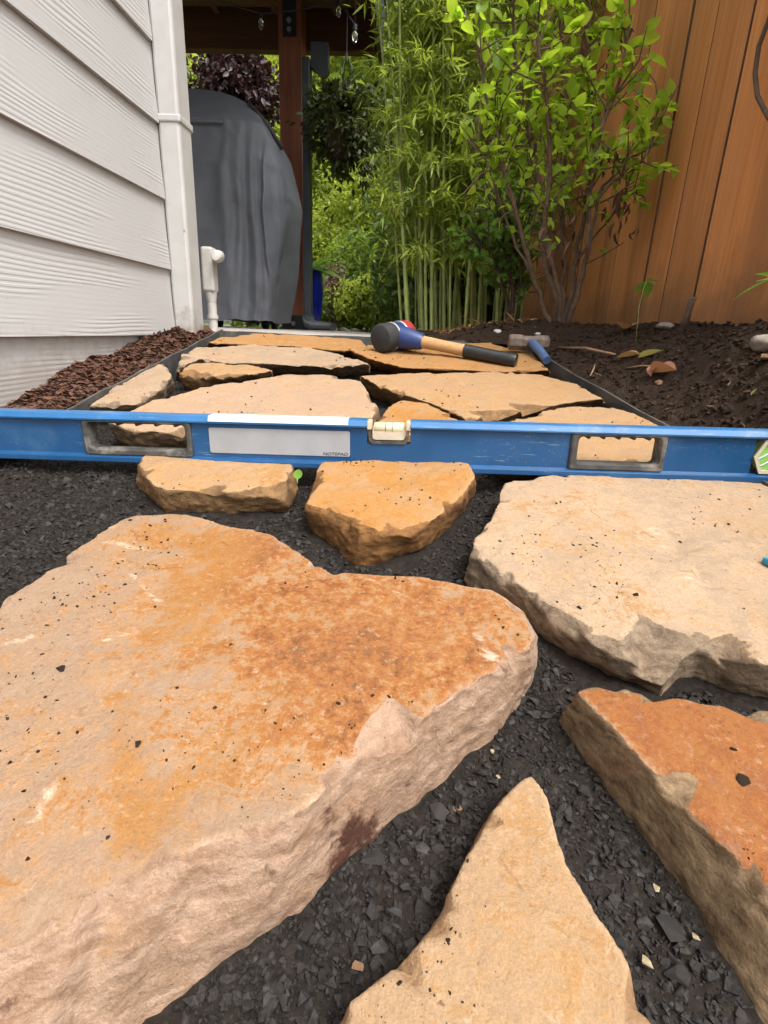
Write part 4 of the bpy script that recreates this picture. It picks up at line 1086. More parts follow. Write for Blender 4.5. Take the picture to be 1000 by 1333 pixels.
from mathutils.geometry import intersect_point_line
def inside_any(xy):
    """which points lie within some flagstone footprint"""
    m = np.zeros(len(xy), bool)
    for o, tops, P in STONES:
        for cols in ((0, 1), (3, 4)):
            q = P[:, cols]; n = len(q)
            lo, hi = q.min(0), q.max(0)
            c = np.nonzero((xy[:, 0] > lo[0]) & (xy[:, 0] < hi[0]) & (xy[:, 1] > lo[1]) & (xy[:, 1] < hi[1]) & ~m)[0]
            if not len(c): continue
            x, y = xy[c, 0], xy[c, 1]; ins = np.zeros(len(c), bool)
            for i in range(n):
                a, b = q[i], q[(i + 1) % n]
                cond = (a[1] > y) != (b[1] > y)
                xi = a[0] + (y - a[1]) / (b[1] - a[1] + 1e-12) * (b[0] - a[0])
                ins ^= cond & (x < xi)
            m[c[ins]] = True
    return m

TC = chip_templates(10, 0.42, 8, 11)
r = np.random.default_rng(5)
TG = chip_templates(14, 0.65, 1, 10)
# fines and crushed rock over the whole bed (denser close to the viewer, where each piece is bigger in view)
N1 = 130000
yv = 0.06 + (r.random(N1) ** 1.7) * 1.45
xv = r.uniform(-0.62, 0.60, N1)
keep = (np.abs(xv) < 0.06 + yv * 0.85) & (xv < XR(yv) - 0.004 + 0.1 * (yv < 0.7)) & ((xv > XL) | (yv < 0.72))
xy = np.column_stack([xv, yv])[keep]; xy = xy[~inside_any(xy)]
sz = 0.0010 + 0.0040 * r.random(len(xy)) ** 2.6
pos = np.column_stack([xy, gravel_z(xy[:, 0], xy[:, 1]) + sz * 0.15])
scatter('gravel', TG, pos, sz, r, 0.5, M['gravel'])
N3 = 90000
yv = 0.09 + 0.55 * r.random(N3) ** 1.3; xv = r.uniform(-0.5, 0.5, N3)
keep = np.abs(xv) < 0.03 + yv * 0.76
xy = np.column_stack([xv, yv])[keep]; xy = xy[~inside_any(xy)]
sz = 0.0005 + 0.0013 * r.random(len(xy)) ** 2
pos = np.column_stack([xy, gravel_z(xy[:, 0], xy[:, 1]) + sz * 0.3])
scatter('gravel', chip_templates(8, 0.75, 15, 7), pos, sz, r, 0.6, M['gravel'])
N2 = 9000
yv = 0.10 + (r.random(N2) ** 1.5) * 1.2; xv = r.uniform(-0.6, 0.55, N2)
keep = (np.abs(xv) < 0.04 + yv * 0.8) & ((xv > XL) | (yv < 0.72)) & (xv < XR(yv))
xy = np.column_stack([xv, yv])[keep]; xy = xy[~inside_any(xy)]
sz = 0.0020 + 0.0046 * r.random(len(xy)) ** 2.4
pos = np.column_stack([xy, gravel_z(xy[:, 0], xy[:, 1]) + sz * 0.2])
scatter('gravel', TC + TG, pos, sz, r, 0.45, M['slate_chip'], rnd=r.random(len(pos)) ** 1.5)

# larger single chips, placed where the photograph shows them
chips = [(487, 1118, 20, 'largest dark slate chip beside the big stone, just under its dark iron stain'), (486, 1183, 16, 'flat slate chip in the gravel left of the pointed stone, below the largest chip'),
         (398, 1212, 14, 'grey slate chip close to the foot of the big stone, left of the gravel channel'), (462, 1232, 11, 'small slate chip between the big stone and the lower left edge of the pointed stone'),
         (572, 1055, 16, 'slate chip in the channel directly above the left shoulder of the pointed stone'), (545, 1080, 11, 'smaller slate chip against the big stone side, left of the channel middle'),
         (870, 1205, 24, 'largest slate chip between the pointed stone and the orange stone'), (812, 1226, 18, 'slate chip touching the right edge of the pointed stone, left of the largest there'),
         (880, 1268, 17, 'slate chip at the lower right of the gravel, under the largest chip there'), (800, 1170, 10, 'slate chip beside the upper right edge of the pointed stone'),
         (762, 1030, 11, 'slate chip right of the pointed stone tip, nearest the orange stone corner'), (740, 1066, 9, 'small slate chip just right of the pointed stone tip')]
for k, (x, y, s, lb) in enumerate(chips):
    p = on_slope(x, y, GA)
    dep = float(np.dot(p - CAM, RW[:, 2]))
    tv, tf = TC[k % len(TC)]
    sz_ = s / FPX * dep * 1.05
    me = raw_mesh('rock_chip', tv, tf, False, {'rnd': np.full(len(tv), r.random() * 0.7)})
    me.materials.append(M['slate_chip'])
    o = link_mesh('rock_chip', me, None, (p[0], p[1], p[2] + sz_ * 0.02), (r.normal() * 0.2, r.normal() * 0.2, r.uniform(0, 6.28)), sz_)
    tag(o, lb, 'rock chip', 'large slate chips in the gravel')
for x, y, s, mt, lb in ((843, 1255, 9, 'pale_pebble', 'pale yellow pebble in dark gravel left of the orange stone, the larger one'), (855, 1158, 6, 'pale_pebble', 'small pale pebble beside the orange stone edge, higher up'),
                        (641, 979, 4, 'pale_pebble', 'tiny pale pebble in the gravel channel near the big stone'), (648, 1012, 4, 'pale_pebble', 'tiny cream pebble just above and left of the pointed stone tip'),
                        (594, 1052, 9, 'brown_pebble', 'brown rock chip left of the pointed stone tip'), (466, 1260, 9, 'brown_pebble', 'brown rock chip in the gravel at the foot of the pointed stone'), (906, 1222, 6, 'pale_pebble', 'cream pebble close against the orange stone side')):
    p = on_slope(x, y, GA); dep = float(np.dot(p - CAM, RW[:, 2])); tv, tf = TC[(x + y) % len(TC)]
    me = raw_mesh('pebble', tv, tf, False); me.materials.append(M[mt])
    o = link_mesh('pebble', me, None, (p[0], p[1], p[2] + 0.001), (0.2, 0.1, x), s / FPX * dep * 1.1)
    tag(o, lb, 'pebble')

# crumbs of dark soil on the stone tops
cp, cs = [], []
dens = [520, 90, 60, 420, 120, 70, 110, 20, 10, 40, 20, 50, 70, 24, 50]
for (o, tops, P), d in zip(STONES, dens):
    if not len(tops): continue
    # drifts: bias by noise
    w = np.clip(0.35 + fbm(tops, 12, 2, 77), 0.02, None) ** 2
    vis = (np.abs(tops[:, 0]) < 0.05 + tops[:, 1] * 0.8) & (tops[:, 1] > 0.1)
    w = w * vis
    if w.sum() <= 0: continue
    idx = r.choice(len(tops), d, p=w / w.sum())
    cp.append(tops[idx]); cs.append(np.full(d, 1.0))
cp = np.concatenate(cp); s = (0.0005 + 0.0011 * r.random(len(cp)) ** 4 * 2.2)
s *= (0.6 + cp[:, 1]) * 0.78
scatter('dirt_crumbs', TG, cp + np.array([0, 0, 0.0002]), s, r, 0.5, M['soil'], rnd=r.random(len(cp)) * 0.5)
# the few larger crumbs seen one by one
for x, y, s_, lb, si in ((80, 870, 7, 'dark brown bark crumb lying on the left part of the big rust-patched stone', 0), (966, 1014, 11, 'black lump of soil on the burnt orange stone', 2), (956, 975, 5, 'small black crumb above the lump on the burnt orange stone', 2), (180, 968, 6, 'dark crumb near the middle of the big stone', 0), (826, 778, 5, 'round dark crumb in the middle of the pale cream stone', 3), (755, 793, 4, 'dark crumb near the front side of the pale cream stone', 3)):
    o_, tops, P = STONES[si]
    hs = (0.055, 0, 0.042, 0.040)[si]
    p = on_slope(x, y, GA + hs); dep = float(np.dot(p - CAM, RW[:, 2]))
    j = np.argmin(np.sum((tops[:, :2] - p[:2]) ** 2, 1)) if len(tops) else 0
    tv, tf = TC[(x) % len(TC)]
    me = raw_mesh('crumb', tv, tf, False, {'rnd': np.full(len(tv), 0.2)}); me.materials.append(M['soil'])
    o = link_mesh('crumb', me, None, (p[0], p[1], float(tops[j, 2]) + 0.0006), (0.1, 0.2, x), s_ / FPX * dep * 1.15)
    tag(o, lb, 'crumb')

# soil clods
TS = chip_templates(12, 0.8, 3, 9)
n = 17000
yv = 0.72 + 2.3 * r.random(n) ** 1.5; u = r.random(n)
x0 = np.where(yv < 1.55, XR(yv) + 0.012, -0.08); xv = x0 + (0.635 - x0) * u
sz = 0.0009 + 0.0075 * r.random(n) ** 6
pos = np.column_stack([xv, yv, soil_z(xv, yv) + sz * 0.2])
scatter('soil_clods', TS, pos, sz, r, 0.6, M['soil'])
n = 420
yv = 0.8 + 1.6 * r.random(n); x0 = np.where(yv < 1.55, XR(yv) + 0.02, 0.0); xv = x0 + (0.63 - x0) * r.random(n)
scatter('soil_litter', chip_templates(8, 0.12, 6, 8, 3.0), np.column_stack([xv, yv, soil_z(xv, yv) + 0.004]), 0.0012 + 0.0035 * r.random(n) ** 3, r, 0.4, M['mulch'], rnd=0.4 + 0.6 * r.random(n))
# bark mulch
TM = chip_templates(12, 0.16, 4, 9, 2.6)
n = 6500
yv = 0.74 + 0.80 * r.random(n); xv = -0.652 + (XL - 0.006 + 0.652) * r.random(n)
sz = 0.0016 + 0.0046 * r.random(n) ** 3
pos = np.column_stack([xv, yv, mulch_z(xv, yv) + sz * 0.5])
scatter('bark_mulch', TM, pos, sz, r, 0.30, M['mulch'])
# dark wet litter where the downspout meets the bed
n = 500
pos = np.column_stack([r.normal(-0.655, 0.012, n), r.normal(1.43, 0.035, n), 0.245 + 0.035 * r.random(n) ** 1.5])
scatter('leaf_litter', TM, pos, 0.002 + 0.004 * r.random(n), r, 0.8, M['soil'])

# ================================================================== PATH EDGING
def strip(label, pts, top, bot, w):
    m = MB(); rings = []
    pts = [np.array(p, float) for p in pts]
    for i, p in enumerate(pts):
        d = pts[min(i + 1, len(pts) - 1)] - pts[max(i - 1, 0)]; d /= np.linalg.norm(d); nn = np.array([-d[1], d[0]])
        zt = float(Tz(p[1])) + top + 0.0012 * math.sin(i * 1.7); zb = zt - bot
        a, b = p + nn * w / 2, p - nn * w / 2
        rings.append([(a[0], a[1], zb), (b[0], b[1], zb), (b[0], b[1], zt), (a[0], a[1], zt)])
    m.loft(rings)
    o = m.build('path_edging', M['edging'])
    return tag(o, label, 'edging', 'metal edging strips around the path')
strip('grey metal edging strip along the left side of the path by the bark mulch', [(XL + 0.001 * math.sin(k), 0.73 + k * 0.0415) for k in range(21)], 0.003, 0.075, 0.005)
strip('grey metal edging strip along the right side of the path by the dark soil', [(float(XR(y)) + 0.0015 * math.sin(y * 9), y) for y in np.linspace(0.35, 1.53, 20)], 0.002, 0.075, 0.005)
strip('grey metal edging strip across the far end of the path by the patio', [(x, 1.562) for x in np.linspace(XL - 0.003, 0.20, 10)], -0.001, 0.06, 0.005)

# ================================================================== SPIRIT LEVEL
YLV = 0.690
pl, pr_ = on_Y(0, 597, YLV), on_Y(1000, 629, YLV)
dirx = pr_ - pl; dirx[1] = 0; dirx /= np.linalg.norm(dirx)
c0 = on_Y(506, 607, YLV)
c0[2] = (pl[2] + (pr_[2] - pl[2]) * (c0[0] - pl[0]) / (pr_[0] - pl[0]))
lev = empty('spirit_level', c0, 'long blue spirit level laid across the path with two hand grips and a centre vial', 'spirit level')
LA = np.array([dirx[0], 0, dirx[2]]); LY = np.array([0, 1.0, 0]); LZ = np.array([-dirx[2], 0, dirx[0]])
def L(u, v, w): return c0 + u * LA + v * LY + w * LZ
def lu(px_, py_):
    p = on_Y(px_, py_, YLV); return float((p - c0) @ LA), float((p - c0) @ LZ)
HL = 0.0660; LW = 0.026
U0, U1 = -0.66, 0.58
gripsL = (lu(107, 570)[0], lu(248, 570)[0]); gripsR = (lu(743, 590)[0], lu(868, 590)[0])
vc = lu(506, 560)[0]; vh = 0.0285
pvx = lu(1000, 600)[0]
def lbox(m, u0, u1, v0, v1, w0, w1, bev=0.0):
    m.box((u0, v0, w0), (u1, v1, w1), bev); return m
def lbuild(m, name, mat, parent, smooth=False):
    m.V = [tuple(L(*v)) for v in m.V]
    return m.build(name, mat, parent, smooth)
FL = 0.0105                                   # flange height
def flange(m, u0, u1, zlow, top):
    z0_, z1_ = zlow, zlow + FL
    if top:   # upper lip leans back so it catches the sky
        prof = [(0.0055, z0_), (0.0005, z0_ + 0.0015), (0.0, z0_ + 0.0035), (0.0030, z1_ - 0.0008), (0.0050, z1_), (LW - 0.002, z1_), (LW, z1_ - 0.002), (LW, z0_ + .001), (LW - .0055, z0_)]
    else:
        prof = [(0.0, z0_ + 0.001), (0.001, z0_), (LW - 0.001, z0_), (LW, z0_ + 0.001), (LW, z1_ - 0.001), (LW - 0.0055, z1_), (0.0055, z1_), (0.0005, z1_ - 0.0025), (0, z1_ - 0.004)]
    m.prism([(p[0], p[1]) for p in prof], (0, 1, 0), (0, 0, 1), (1, 0, 0), (u0, 0, 0), u1 - u0)
m = MB(); flange(m, U0, U1, 0.0, False)
lower = lbuild(m, 'lower_rail', M['blue'], lev)
m = MB(); flange(m, U0, vc - vh, HL - FL, True); flange(m, vc + vh, U1, HL - FL, True)
upper = lbuild(m, 'upper_rail', M['bluetop'], lev)
m = MB(); wz0, wz1 = FL - 0.0005, HL - FL + 0.0005
for a, b in ((U0, gripsL[0]), (gripsL[1], vc - vh), (vc + vh, gripsR[0]), (gripsR[1], pvx - 0.016), (pvx + 0.03, U1)):
    if a == gripsL[1]:                        # the two webs beside the centre vial and the strip below it are one plate
        m = MB(); m.prism([(a, wz0), (gripsR[0], wz0), (gripsR[0], wz1), (vc + vh, wz1), (vc + vh, HL - 0.031), (vc - vh, HL - 0.031), (vc - vh, wz1), (a, wz1)], (1, 0, 0), (0, 0, 1), (0, 1, 0), (0, 0.0062, 0), LW - 0.0124)
    elif a == vc + vh: continue
    else:
        m = MB(); lbox(m, a, b, 0.0062, LW - 0.0062, wz0, wz1)
    lbuild(m, 'web', M['blue'], lev)
def rrect(u0, u1, w0, w1, rad, n=5, skew=0.0):
    P = []
    for cx_, cy_, a0 in ((u1 - rad, w1 - rad, 0), (u0 + rad, w1 - rad, 90), (u0 + rad, w0 + rad, 180), (u1 - rad, w0 + rad, 270)):
        for k in range(n):
            a = math.radians(a0 + 90 * k / (n - 1)); P.append((cx_ + rad * math.cos(a), cy_ + rad * math.sin(a)))
    return P
def grip(u0, u1):
    m = MB()
    o = rrect(u0, u1, wz0 - 0.001, wz1 + 0.001, 0.004)
    i_ = rrect(u0 + 0.010, u1 - 0.009, wz0 + 0.0085, wz1 - 0.0035, 0.006)
    # finger scallops along the upper inside edge
    i2 = []
    for (u, w) in i_:
        i2.append((u, w))
    n = len(o)
    rings = []
    ch = 0.0022
    def ring(P, v): return [(p[0], v, p[1]) for p in P]
    shr = [(p[0] * 1.0 + (0.0016 if p[0] < (u0 + u1) / 2 else -0.0016) * -1, p[1]) for p in i2]
    big = rrect(u0 + 0.007, u1 - 0.006, wz0 + 0.006, wz1 - 0.0015, 0.007)
    seq = [ring(o, 0.0058), ring(o, 0.0030), ring(rrect(u0 + 0.002, u1 - 0.002, wz0 + .001, wz1 - .001, 0.004), 0.0012), ring(big, 0.0016), ring(i2, 0.0060), ring(i2, LW - 0.006), ring(big, LW - 0.0016), ring(rrect(u0 + 0.002, u1 - 0.002, wz0 + .001, wz1 - .001, 0.004), LW - 0.0012), ring(o, LW - 0.003), ring(o, LW - 0.0058)]
    m.loft(seq + [seq[0]], cap=False)
    g = lbuild(m, 'hand_grip', M['grip'], lev); auto_smooth(g, 35)
    m = MB()
    for k in range(5):      # finger bumps hang from the upper inside edge
        uc = u0 + 0.022 + (u1 - u0 - 0.044) * k / 4
        m.tube([(uc, 0.006, wz1 - 0.0040), (uc, LW - 0.006, wz1 - 0.0040)], 0.0026, 10)
    lbuild(m, 'finger_ridge', M['grip'], g, True)
    return g
grip(*gripsL); grip(*gripsR)
# note plate with its printed word
n0, n1 = lu(271, 576)[0], lu(455, 576)[0]
m = MB(); m.prism(rrect(n0, n1, 0.0165, 0.0505, 0.0025), (1, 0, 0), (0, 0, 1), (0, 1, 0), (0, 0.0052, 0), 0.0011)
plate = lbuild(m, 'note_plate', M['plate'], lev)
def text_part(txt, size, loc_uvw, mat, parent, shear=0.2, sx=1.25, name='lettering'):
    cu = bpy.data.curves.new('lettering', 'FONT'); cu.body = txt; cu.size = size; cu.shear = shear; cu.align_x = 'RIGHT'; cu.offset = size * 0.012
    tmp = bpy.data.objects.new('tmp', cu); COL.objects.link(tmp)
    dg = bpy.context.evaluated_depsgraph_get(); me = bpy.data.meshes.new_from_object(tmp.evaluated_get(dg))
    bpy.data.objects.remove(tmp)
    v = np.array([q.co[:] for q in me.vertices]); F = [list(p.vertices) for p in me.polygons]
    W = [L(loc_uvw[0] + q[0] * sx, loc_uvw[1], loc_uvw[2] + q[1]) for q in v]
    return mk(name, W, F, mat, parent)
text_part('NOTEPAD', 0.0058, (n1 - 0.003, 0.0048, 0.0178), M['ink'], plate)
# pale sticker on the upper lip
s0, s1 = lu(270, 545)[0], lu(453, 545)[0]
m = MB(); z0_ = HL - FL
m.prism([(-0.0002, z0_ + 0.0042), (0.0029, HL - 0.0003), (0.0050, HL + 0.0006), (LW - 0.003, HL + 0.0006), (LW - 0.003, HL + 0.0001), (0.0052, HL + 0.0001), (0.0031, HL - 0.0008), (0.0003, z0_ + 0.0042)], (0, 1, 0), (0, 0, 1), (1, 0, 0), (s0, 0, 0), s1 - s0)
lbuild(m, 'sticker', M['sticker'], lev)
# centre vial
m = MB(); o = [(vc - vh + 0.0005, HL - 0.004), (vc - vh + 0.003, HL - 0.0265), (vc - vh + 0.007, HL - 0.0305), (vc + vh - 0.007, HL - 0.0305), (vc + vh - 0.003, HL - 0.0265), (vc + vh - 0.0005, HL - 0.004)]
i_ = [(p[0] * 0.86 + vc * 0.14, p[1] + (0.0035 if p[1] < HL - 0.01 else 0)) for p in o]
m.loft([[(p[0], 0.004, p[1]) for p in o] + [(p[0], 0.004, p[1]) for p in i_[::-1]], [(p[0], LW - 0.004, p[1]) for p in o] + [(p[0], LW - 0.004, p[1]) for p in i_[::-1]]])
bez = lbuild(m, 'vial_bezel', M['grip'], lev)
m = MB(); m.prism(rrect(vc - 0.0215, vc + 0.0215, HL - 0.0255, HL - 0.0075, 0.004), (1, 0, 0), (0, 0, 1), (0, 1, 0), (0, 0.0065, 0), LW - 0.013)
blk = lbuild(m, 'vial_block', M['cream'], lev)
m = MB(); m.tube([(vc - 0.0205, LW / 2, HL - 0.0105), (vc - 0.019, LW / 2, HL - 0.0105), (vc + 0.019, LW / 2, HL - 0.0105), (vc + 0.0205, LW / 2, HL - 0.0105)], [0.004, 0.0075, 0.0075, 0.004], 16)
tubev = lbuild(m, 'vial_tube', M['vial'], lev, True)
m = MB()
for du in (-0.0045, 0.0045): m.tube([(vc + du - 0.0004, LW / 2, HL - 0.0105), (vc + du + 0.0004, LW / 2, HL - 0.0105)], 0.0077, 16)
lbuild(m, 'vial_ring', M['ink'], tubev)
m = MB()
for du in (-0.0255, 0.0255): lbox(m, vc + du - 0.003, vc + du + 0.003, 0.002, LW - 0.002, HL - 0.012, HL - 0.001, 0.001)
lbuild(m, 'vial_clip', M['cream'], lev)
# plumb vial at the right end
m = MB(); o = [(pvx - 0.0165, HL / 2), (pvx - 0.006, HL - FL - 0.0008), (pvx + 0.02, HL - FL - 0.0008), (pvx + 0.0305, HL / 2), (pvx + 0.02, FL + 0.0008), (pvx - 0.006, FL + 0.0008)]
pc = np.array([pvx + 0.007, HL / 2]); i_ = [tuple(pc + (np.array(q) - pc) * 0.80) for q in o]
m.loft([[(p[0], 0.005, p[1]) for p in o], [(p[0], 0.0025, p[1]) for p in o], [(p[0], 0.0025, p[1]) for p in i_], [(p[0], 0.006, p[1]) for p in i_]], cap=False)
pf_ = lbuild(m, 'plumb_vial_frame', M['cream'], lev)
m = MB(); m.prism(i_, (1, 0, 0), (0, 0, 1), (0, 1, 0), (0, 0.0055, 0), LW - 0.011)
pg = lbuild(m, 'plumb_vial_glass', M['green_vial'], pf_)
m = MB(); d0 = np.array([1.0, 0.62]); d0 /= np.linalg.norm(d0); nn = np.array([-d0[1], d0[0]])
for off in (-0.004, 0.006):
    a = pc + nn * off - d0 * 0.016; b = pc + nn * off + d0 * 0.016
    m.tube([(a[0], 0.0053, a[1]), (b[0], 0.0053, b[1])], 0.0011, 6)
lbuild(m, 'vial_line', M['sticker'], pg)

# ================================================================== HAMMERS
# rubber mallet lying on the stones
fc = on_slope(494, 459, TA + 0.0); rr_ = 0.0335
C1 = np.array([fc[0], fc[1], fc[2] + rr_ + 0.0])          # centre of the black face
ax = np.array([0.60, 0.80, 0.0]); ax[2] = 0.12; ax /= np.linalg.norm(ax)
LM = 0.105
he = on_slope(672, 470, TA + 0.012)
mal = empty('rubber_mallet', fc, 'rubber mallet with a black face, navy head and wooden handle lying on far flagstones', 'mallet')
def along(t): return C1 + ax * (LM * t)
mm = auto_smooth(MB().tube([along(0.0), along(0.015), along(0.05), along(0.34), along(0.36)], [rr_ * 0.88, rr_ * 0.95, rr_, rr_, rr_ * 0.93], 28).build('black_face', M['rubber'], mal))
auto_smooth(MB().tube([along(0.36), along(0.361), along(0.40), along(0.401)], [rr_ * 0.9, rr_ * 1.02, rr_ * 1.02, rr_ * 0.9], 28).build('white_band', M['white'], mal))
auto_smooth(MB().tube([along(0.40), along(0.402), along(0.66), along(0.662)], [rr_ * 0.9, rr_ * 0.985, rr_ * 0.985, rr_ * 0.9], 28).build('hub', M['navy'], mal))
auto_smooth(MB().tube([along(0.66), along(0.661), along(0.71), along(0.711)], [rr_ * 0.9, rr_ * 1.02, rr_ * 1.02, rr_ * 0.9], 28).build('white_band', M['white'], mal))
auto_smooth(MB().tube([along(0.71), along(0.72), along(0.97), along(1.0)], [rr_ * 0.93, rr_, rr_, rr_ * 0.9], 28).build('red_face', M['red'], mal))
hc = along(0.50)
hd = he - hc; Lh = np.linalg.norm(hd); hd /= Lh
def hp(t): return hc + hd * (Lh * t)
auto_smooth(MB().tube([hp(0.05), hp(0.12), hp(0.24), hp(0.26)], [0.028, 0.0265, 0.0195, 0.0165], 20).build('collar', M['navy'], mal))
hw = auto_smooth(MB().tube([hp(0.24), hp(0.30), hp(0.45), hp(0.60), hp(0.66)], [0.0145, 0.0145, 0.0135, 0.0140, 0.0140], 18).build('handle', M['hickory'], mal))
auto_smooth(MB().tube([hp(0.60), hp(0.602), hp(0.70), hp(0.85), hp(0.95), hp(0.985), hp(1.0), hp(1.003)], [0.0138, 0.0152, 0.0150, 0.0148, 0.0158, 0.0165, 0.0155, 0.012], 18).build('grip', M['gloss_black'], mal))

# sledge hammer at the right edging
sh = on_slope(689, 457, TA + 0.004)
sl_ = empty('sledge_hammer', sh, 'short rusty steel sledge hammer with a blue handle lying at the right edging', 'hammer')
hx0, hx1 = on_Y(662, 447, sh[1])[0], on_Y(714, 447, sh[1])[0]
zc_, hr = sh[2] + 0.020, 0.0205
def octo(x, r_): return [(x, sh[1] + r_ * math.cos(math.radians(22.5 + 45 * k)), zc_ + r_ * math.sin(math.radians(22.5 + 45 * k))) for k in range(8)]
MB().loft([octo(hx0, hr * 0.85), octo(hx0 + 0.005, hr), octo(hx0 + 0.028, hr), octo(hx0 + 0.038, hr * 0.86), octo(hx1 - 0.038, hr * 0.86), octo(hx1 - 0.028, hr), octo(hx1 - 0.005, hr), octo(hx1, hr * 0.85)]).build('head', M['rusty_steel'], sl_)
hm = (hx0 + hx1) / 2 + 0.004
auto_smooth(MB().tube([(hm, sh[1] - 0.012, zc_), (hm + 0.002, sh[1] - 0.03, zc_ - 0.002), (hm + 0.012, sh[1] - 0.075, zc_ - 0.018), (hm + 0.020, sh[1] - 0.12, zc_ - 0.036)], [0.010, 0.0105, 0.0105, 0.010], 14).build('handle', M['fibre_blue'], sl_))

# ================================================================== COVERED GRILL
YG = 3.35
gl = empty('covered_grill', (on_Y(300, 424, YG)[0], YG + 0.3, 0.283), 'barbecue grill under a grey fabric cover on the patio, partly behind the house corner', 'grill')
sil = [(366, 424), (368, 400), (373, 365), (377, 335), (380, 305), (382, 280), (382, 262), (378, 240), (374, 222), (367, 196), (356, 176), (345, 160), (331, 143), (317, 130), (300, 119), (280, 110), (255, 104), (235, 103)]
rgt = [on_Y(x, y, YG + 0.22) for x, y in sil]
rings = []
xc0 = -1.62
NP = 260
for k, p in enumerate(rgt):
    z = p[2]; hw_ = max(p[0] - xc0, 0.03)
    tz_ = np.clip((z - 0.30) / (rgt[-1][2] - 0.30), 0, 1)
    front = YG - 0.02 + 0.36 * np.clip((tz_ - 0.80) / 0.20, 0, 1); back = YG + 0.62 - 0.22 * sstep(0.75, 1.0, tz_)
    ring = []
    for j in range(NP):
        a = 2 * math.pi * j / NP
        ca, sa = math.cos(a), math.sin(a)
        ex = 0.22
        x = xc0 + hw_ * math.copysign(abs(ca) ** ex, ca); y = (front + back) / 2 + (back - front) / 2 * math.copysign(abs(sa) ** ex, sa)
        ring.append((x, y, z))
    rings.append(ring)
# densify rings
dense = []
for k in range(len(rings) - 1):
    A, B = np.array(rings[k]), np.array(rings[k + 1])
    for t in np.linspace(0, 1, 7)[:-1]: dense.append(A * (1 - t) + B * t)
dense.append(np.array(rings[-1]))
D = np.array(dense)
nr = len(D)
zz = D[:, :, 2].ravel(); pts_ = D.reshape(-1, 3).copy()
cen = np.array([xc0, YG + 0.3])
dirn = pts_[:, :2] - cen; rad_ = np.linalg.norm(dirn, axis=1); dirn = dirn / np.maximum(rad_, 1e-6)[:, None]
hang = 1 - sstep(0.9, 1.45, zz)
sharp = np.zeros(len(zz))
for (xa_, ya_, xb_, yb_, am, wl, wr_) in ((318, 158, 316, 420, 0.050, 0.10, 0.02), (300, 168, 281, 400, 0.040, 0.03, 0.09), (345, 185, 356, 422, 0.045, 0.02, 0.07), (331, 170, 336, 424, 0.032, 0.05, 0.018), (272, 190, 262, 330, 0.03, 0.05, 0.015), (292, 230, 300, 424, 0.030, 0.018, 0.05), (362, 215, 368, 420, 0.03, 0.03, 0.015)):
    A_, B_ = on_Y(xa_, ya_, YG), on_Y(xb_, yb_, YG)
    tz2 = (A_[2] - zz) / (A_[2] - B_[2]); xl_ = A_[0] + (B_[0] - A_[0]) * tz2 + 0.012 * np.sin(zz * 6 + xa_)
    dx_ = pts_[:, 0] - xl_
    g_ = np.where(dx_ < 0, np.clip(1 + dx_ / wl, 0, 1), np.clip(1 - dx_ / wr_, 0, 1))
    sharp += 0.8 * am * g_ * sstep(-0.06, 0.25, tz2) * (pts_[:, 1] < YG + 0.28)
fold = fbm(np.column_stack([pts_[:, 0] * 3.4 + pts_[:, 2] * 0.35, pts_[:, 1] * 3.4, pts_[:, 2] * 0.5]), 1.6, 3, 201) * 0.05 * (0.25 + 0.75 * hang)
crease = (1 - np.abs(fbm(np.column_stack([pts_[:, 0] * 1.5 + pts_[:, 2] * 0.9, pts_[:, 1], pts_[:, 2] * 0.7]), 3.2, 3, 207))) ** 3 * 0.03 * (0.4 + 0.6 * hang)
small = fbm(pts_, 9, 3, 203) * 0.005
rp = np.random.default_rng(5)
top_z = rgt[-1][2]
for q in range(15):                                   # drawn folds that fan out from the top towards the hem
    xf = rp.uniform(-1.45, -0.72); fan = rp.uniform(-0.10, 0.16); wd = rp.uniform(0.016, 0.045); hi_ = rp.uniform(0.9, 1.5)
    xl_ = xf + fan * (1.3 - zz) + 0.02 * np.sin(zz * rp.uniform(3, 7) + q)
    g_ = np.clip(1 - np.abs(pts_[:, 0] - xl_) / (wd * 2.0 * (0.5 + 0.7 * (1.4 - np.minimum(zz, 1.4)))), 0, 1) ** 1.4
    crease = crease + g_ * rp.uniform(0.015, 0.05) * (1 - sstep(hi_ - 0.5, hi_, zz)) * rp.choice([1, 1, -0.8])
damp = sstep(0.02, 0.12, np.abs(pts_[:, 0] - (pts_[:, 0].max())) + 0.05)
pts_[:, 0] += dirn[:, 0] * (fold * 0.35 + small); pts_[:, 1] += dirn[:, 1] * (fold + crease + small) - sharp
low = zz < 0.45
pts_[:, 2] += np.where(low, (0.012 * fbm(np.column_stack([pts_[:, 0] * 4, pts_[:, 1] * 4, zz * 0]), 2, 2, 205) + 0.02) * (1 - (zz - 0.30) / 0.15), 0)
i = np.arange(nr * NP).reshape(nr, NP)
F = np.stack([i[:-1], np.roll(i, -1, 1)[:-1], np.roll(i, -1, 1)[1:], i[1:]], -1).reshape(-1, 4).tolist() + [list(i[-1])]
cv = mk('cover', pts_, F, M['cover'], gl, True)
bm = bmesh.new(); bm.from_mesh(cv.data); bmesh.ops.recalc_face_normals(bm, faces=bm.faces); bm.to_mesh(cv.data); bm.free()
seam = [on_Y(x, y, YG + 0.16) for x, y in ((322, 134), (334, 146), (346, 162), (356, 176), (367, 194))]
MB().tube([(p[0] + 0.004, p[1], p[2]) for p in seam], 0.012, 8).build('piping', M['piping'], cv, True)
se2 = [on_Y(x, 158 + 0.02 * (x - 240), YG - 0.04) for x in (236, 250, 264, 278, 290)]
MB().tube(se2, 0.006, 6).build('seam', M['cover'], cv, True)
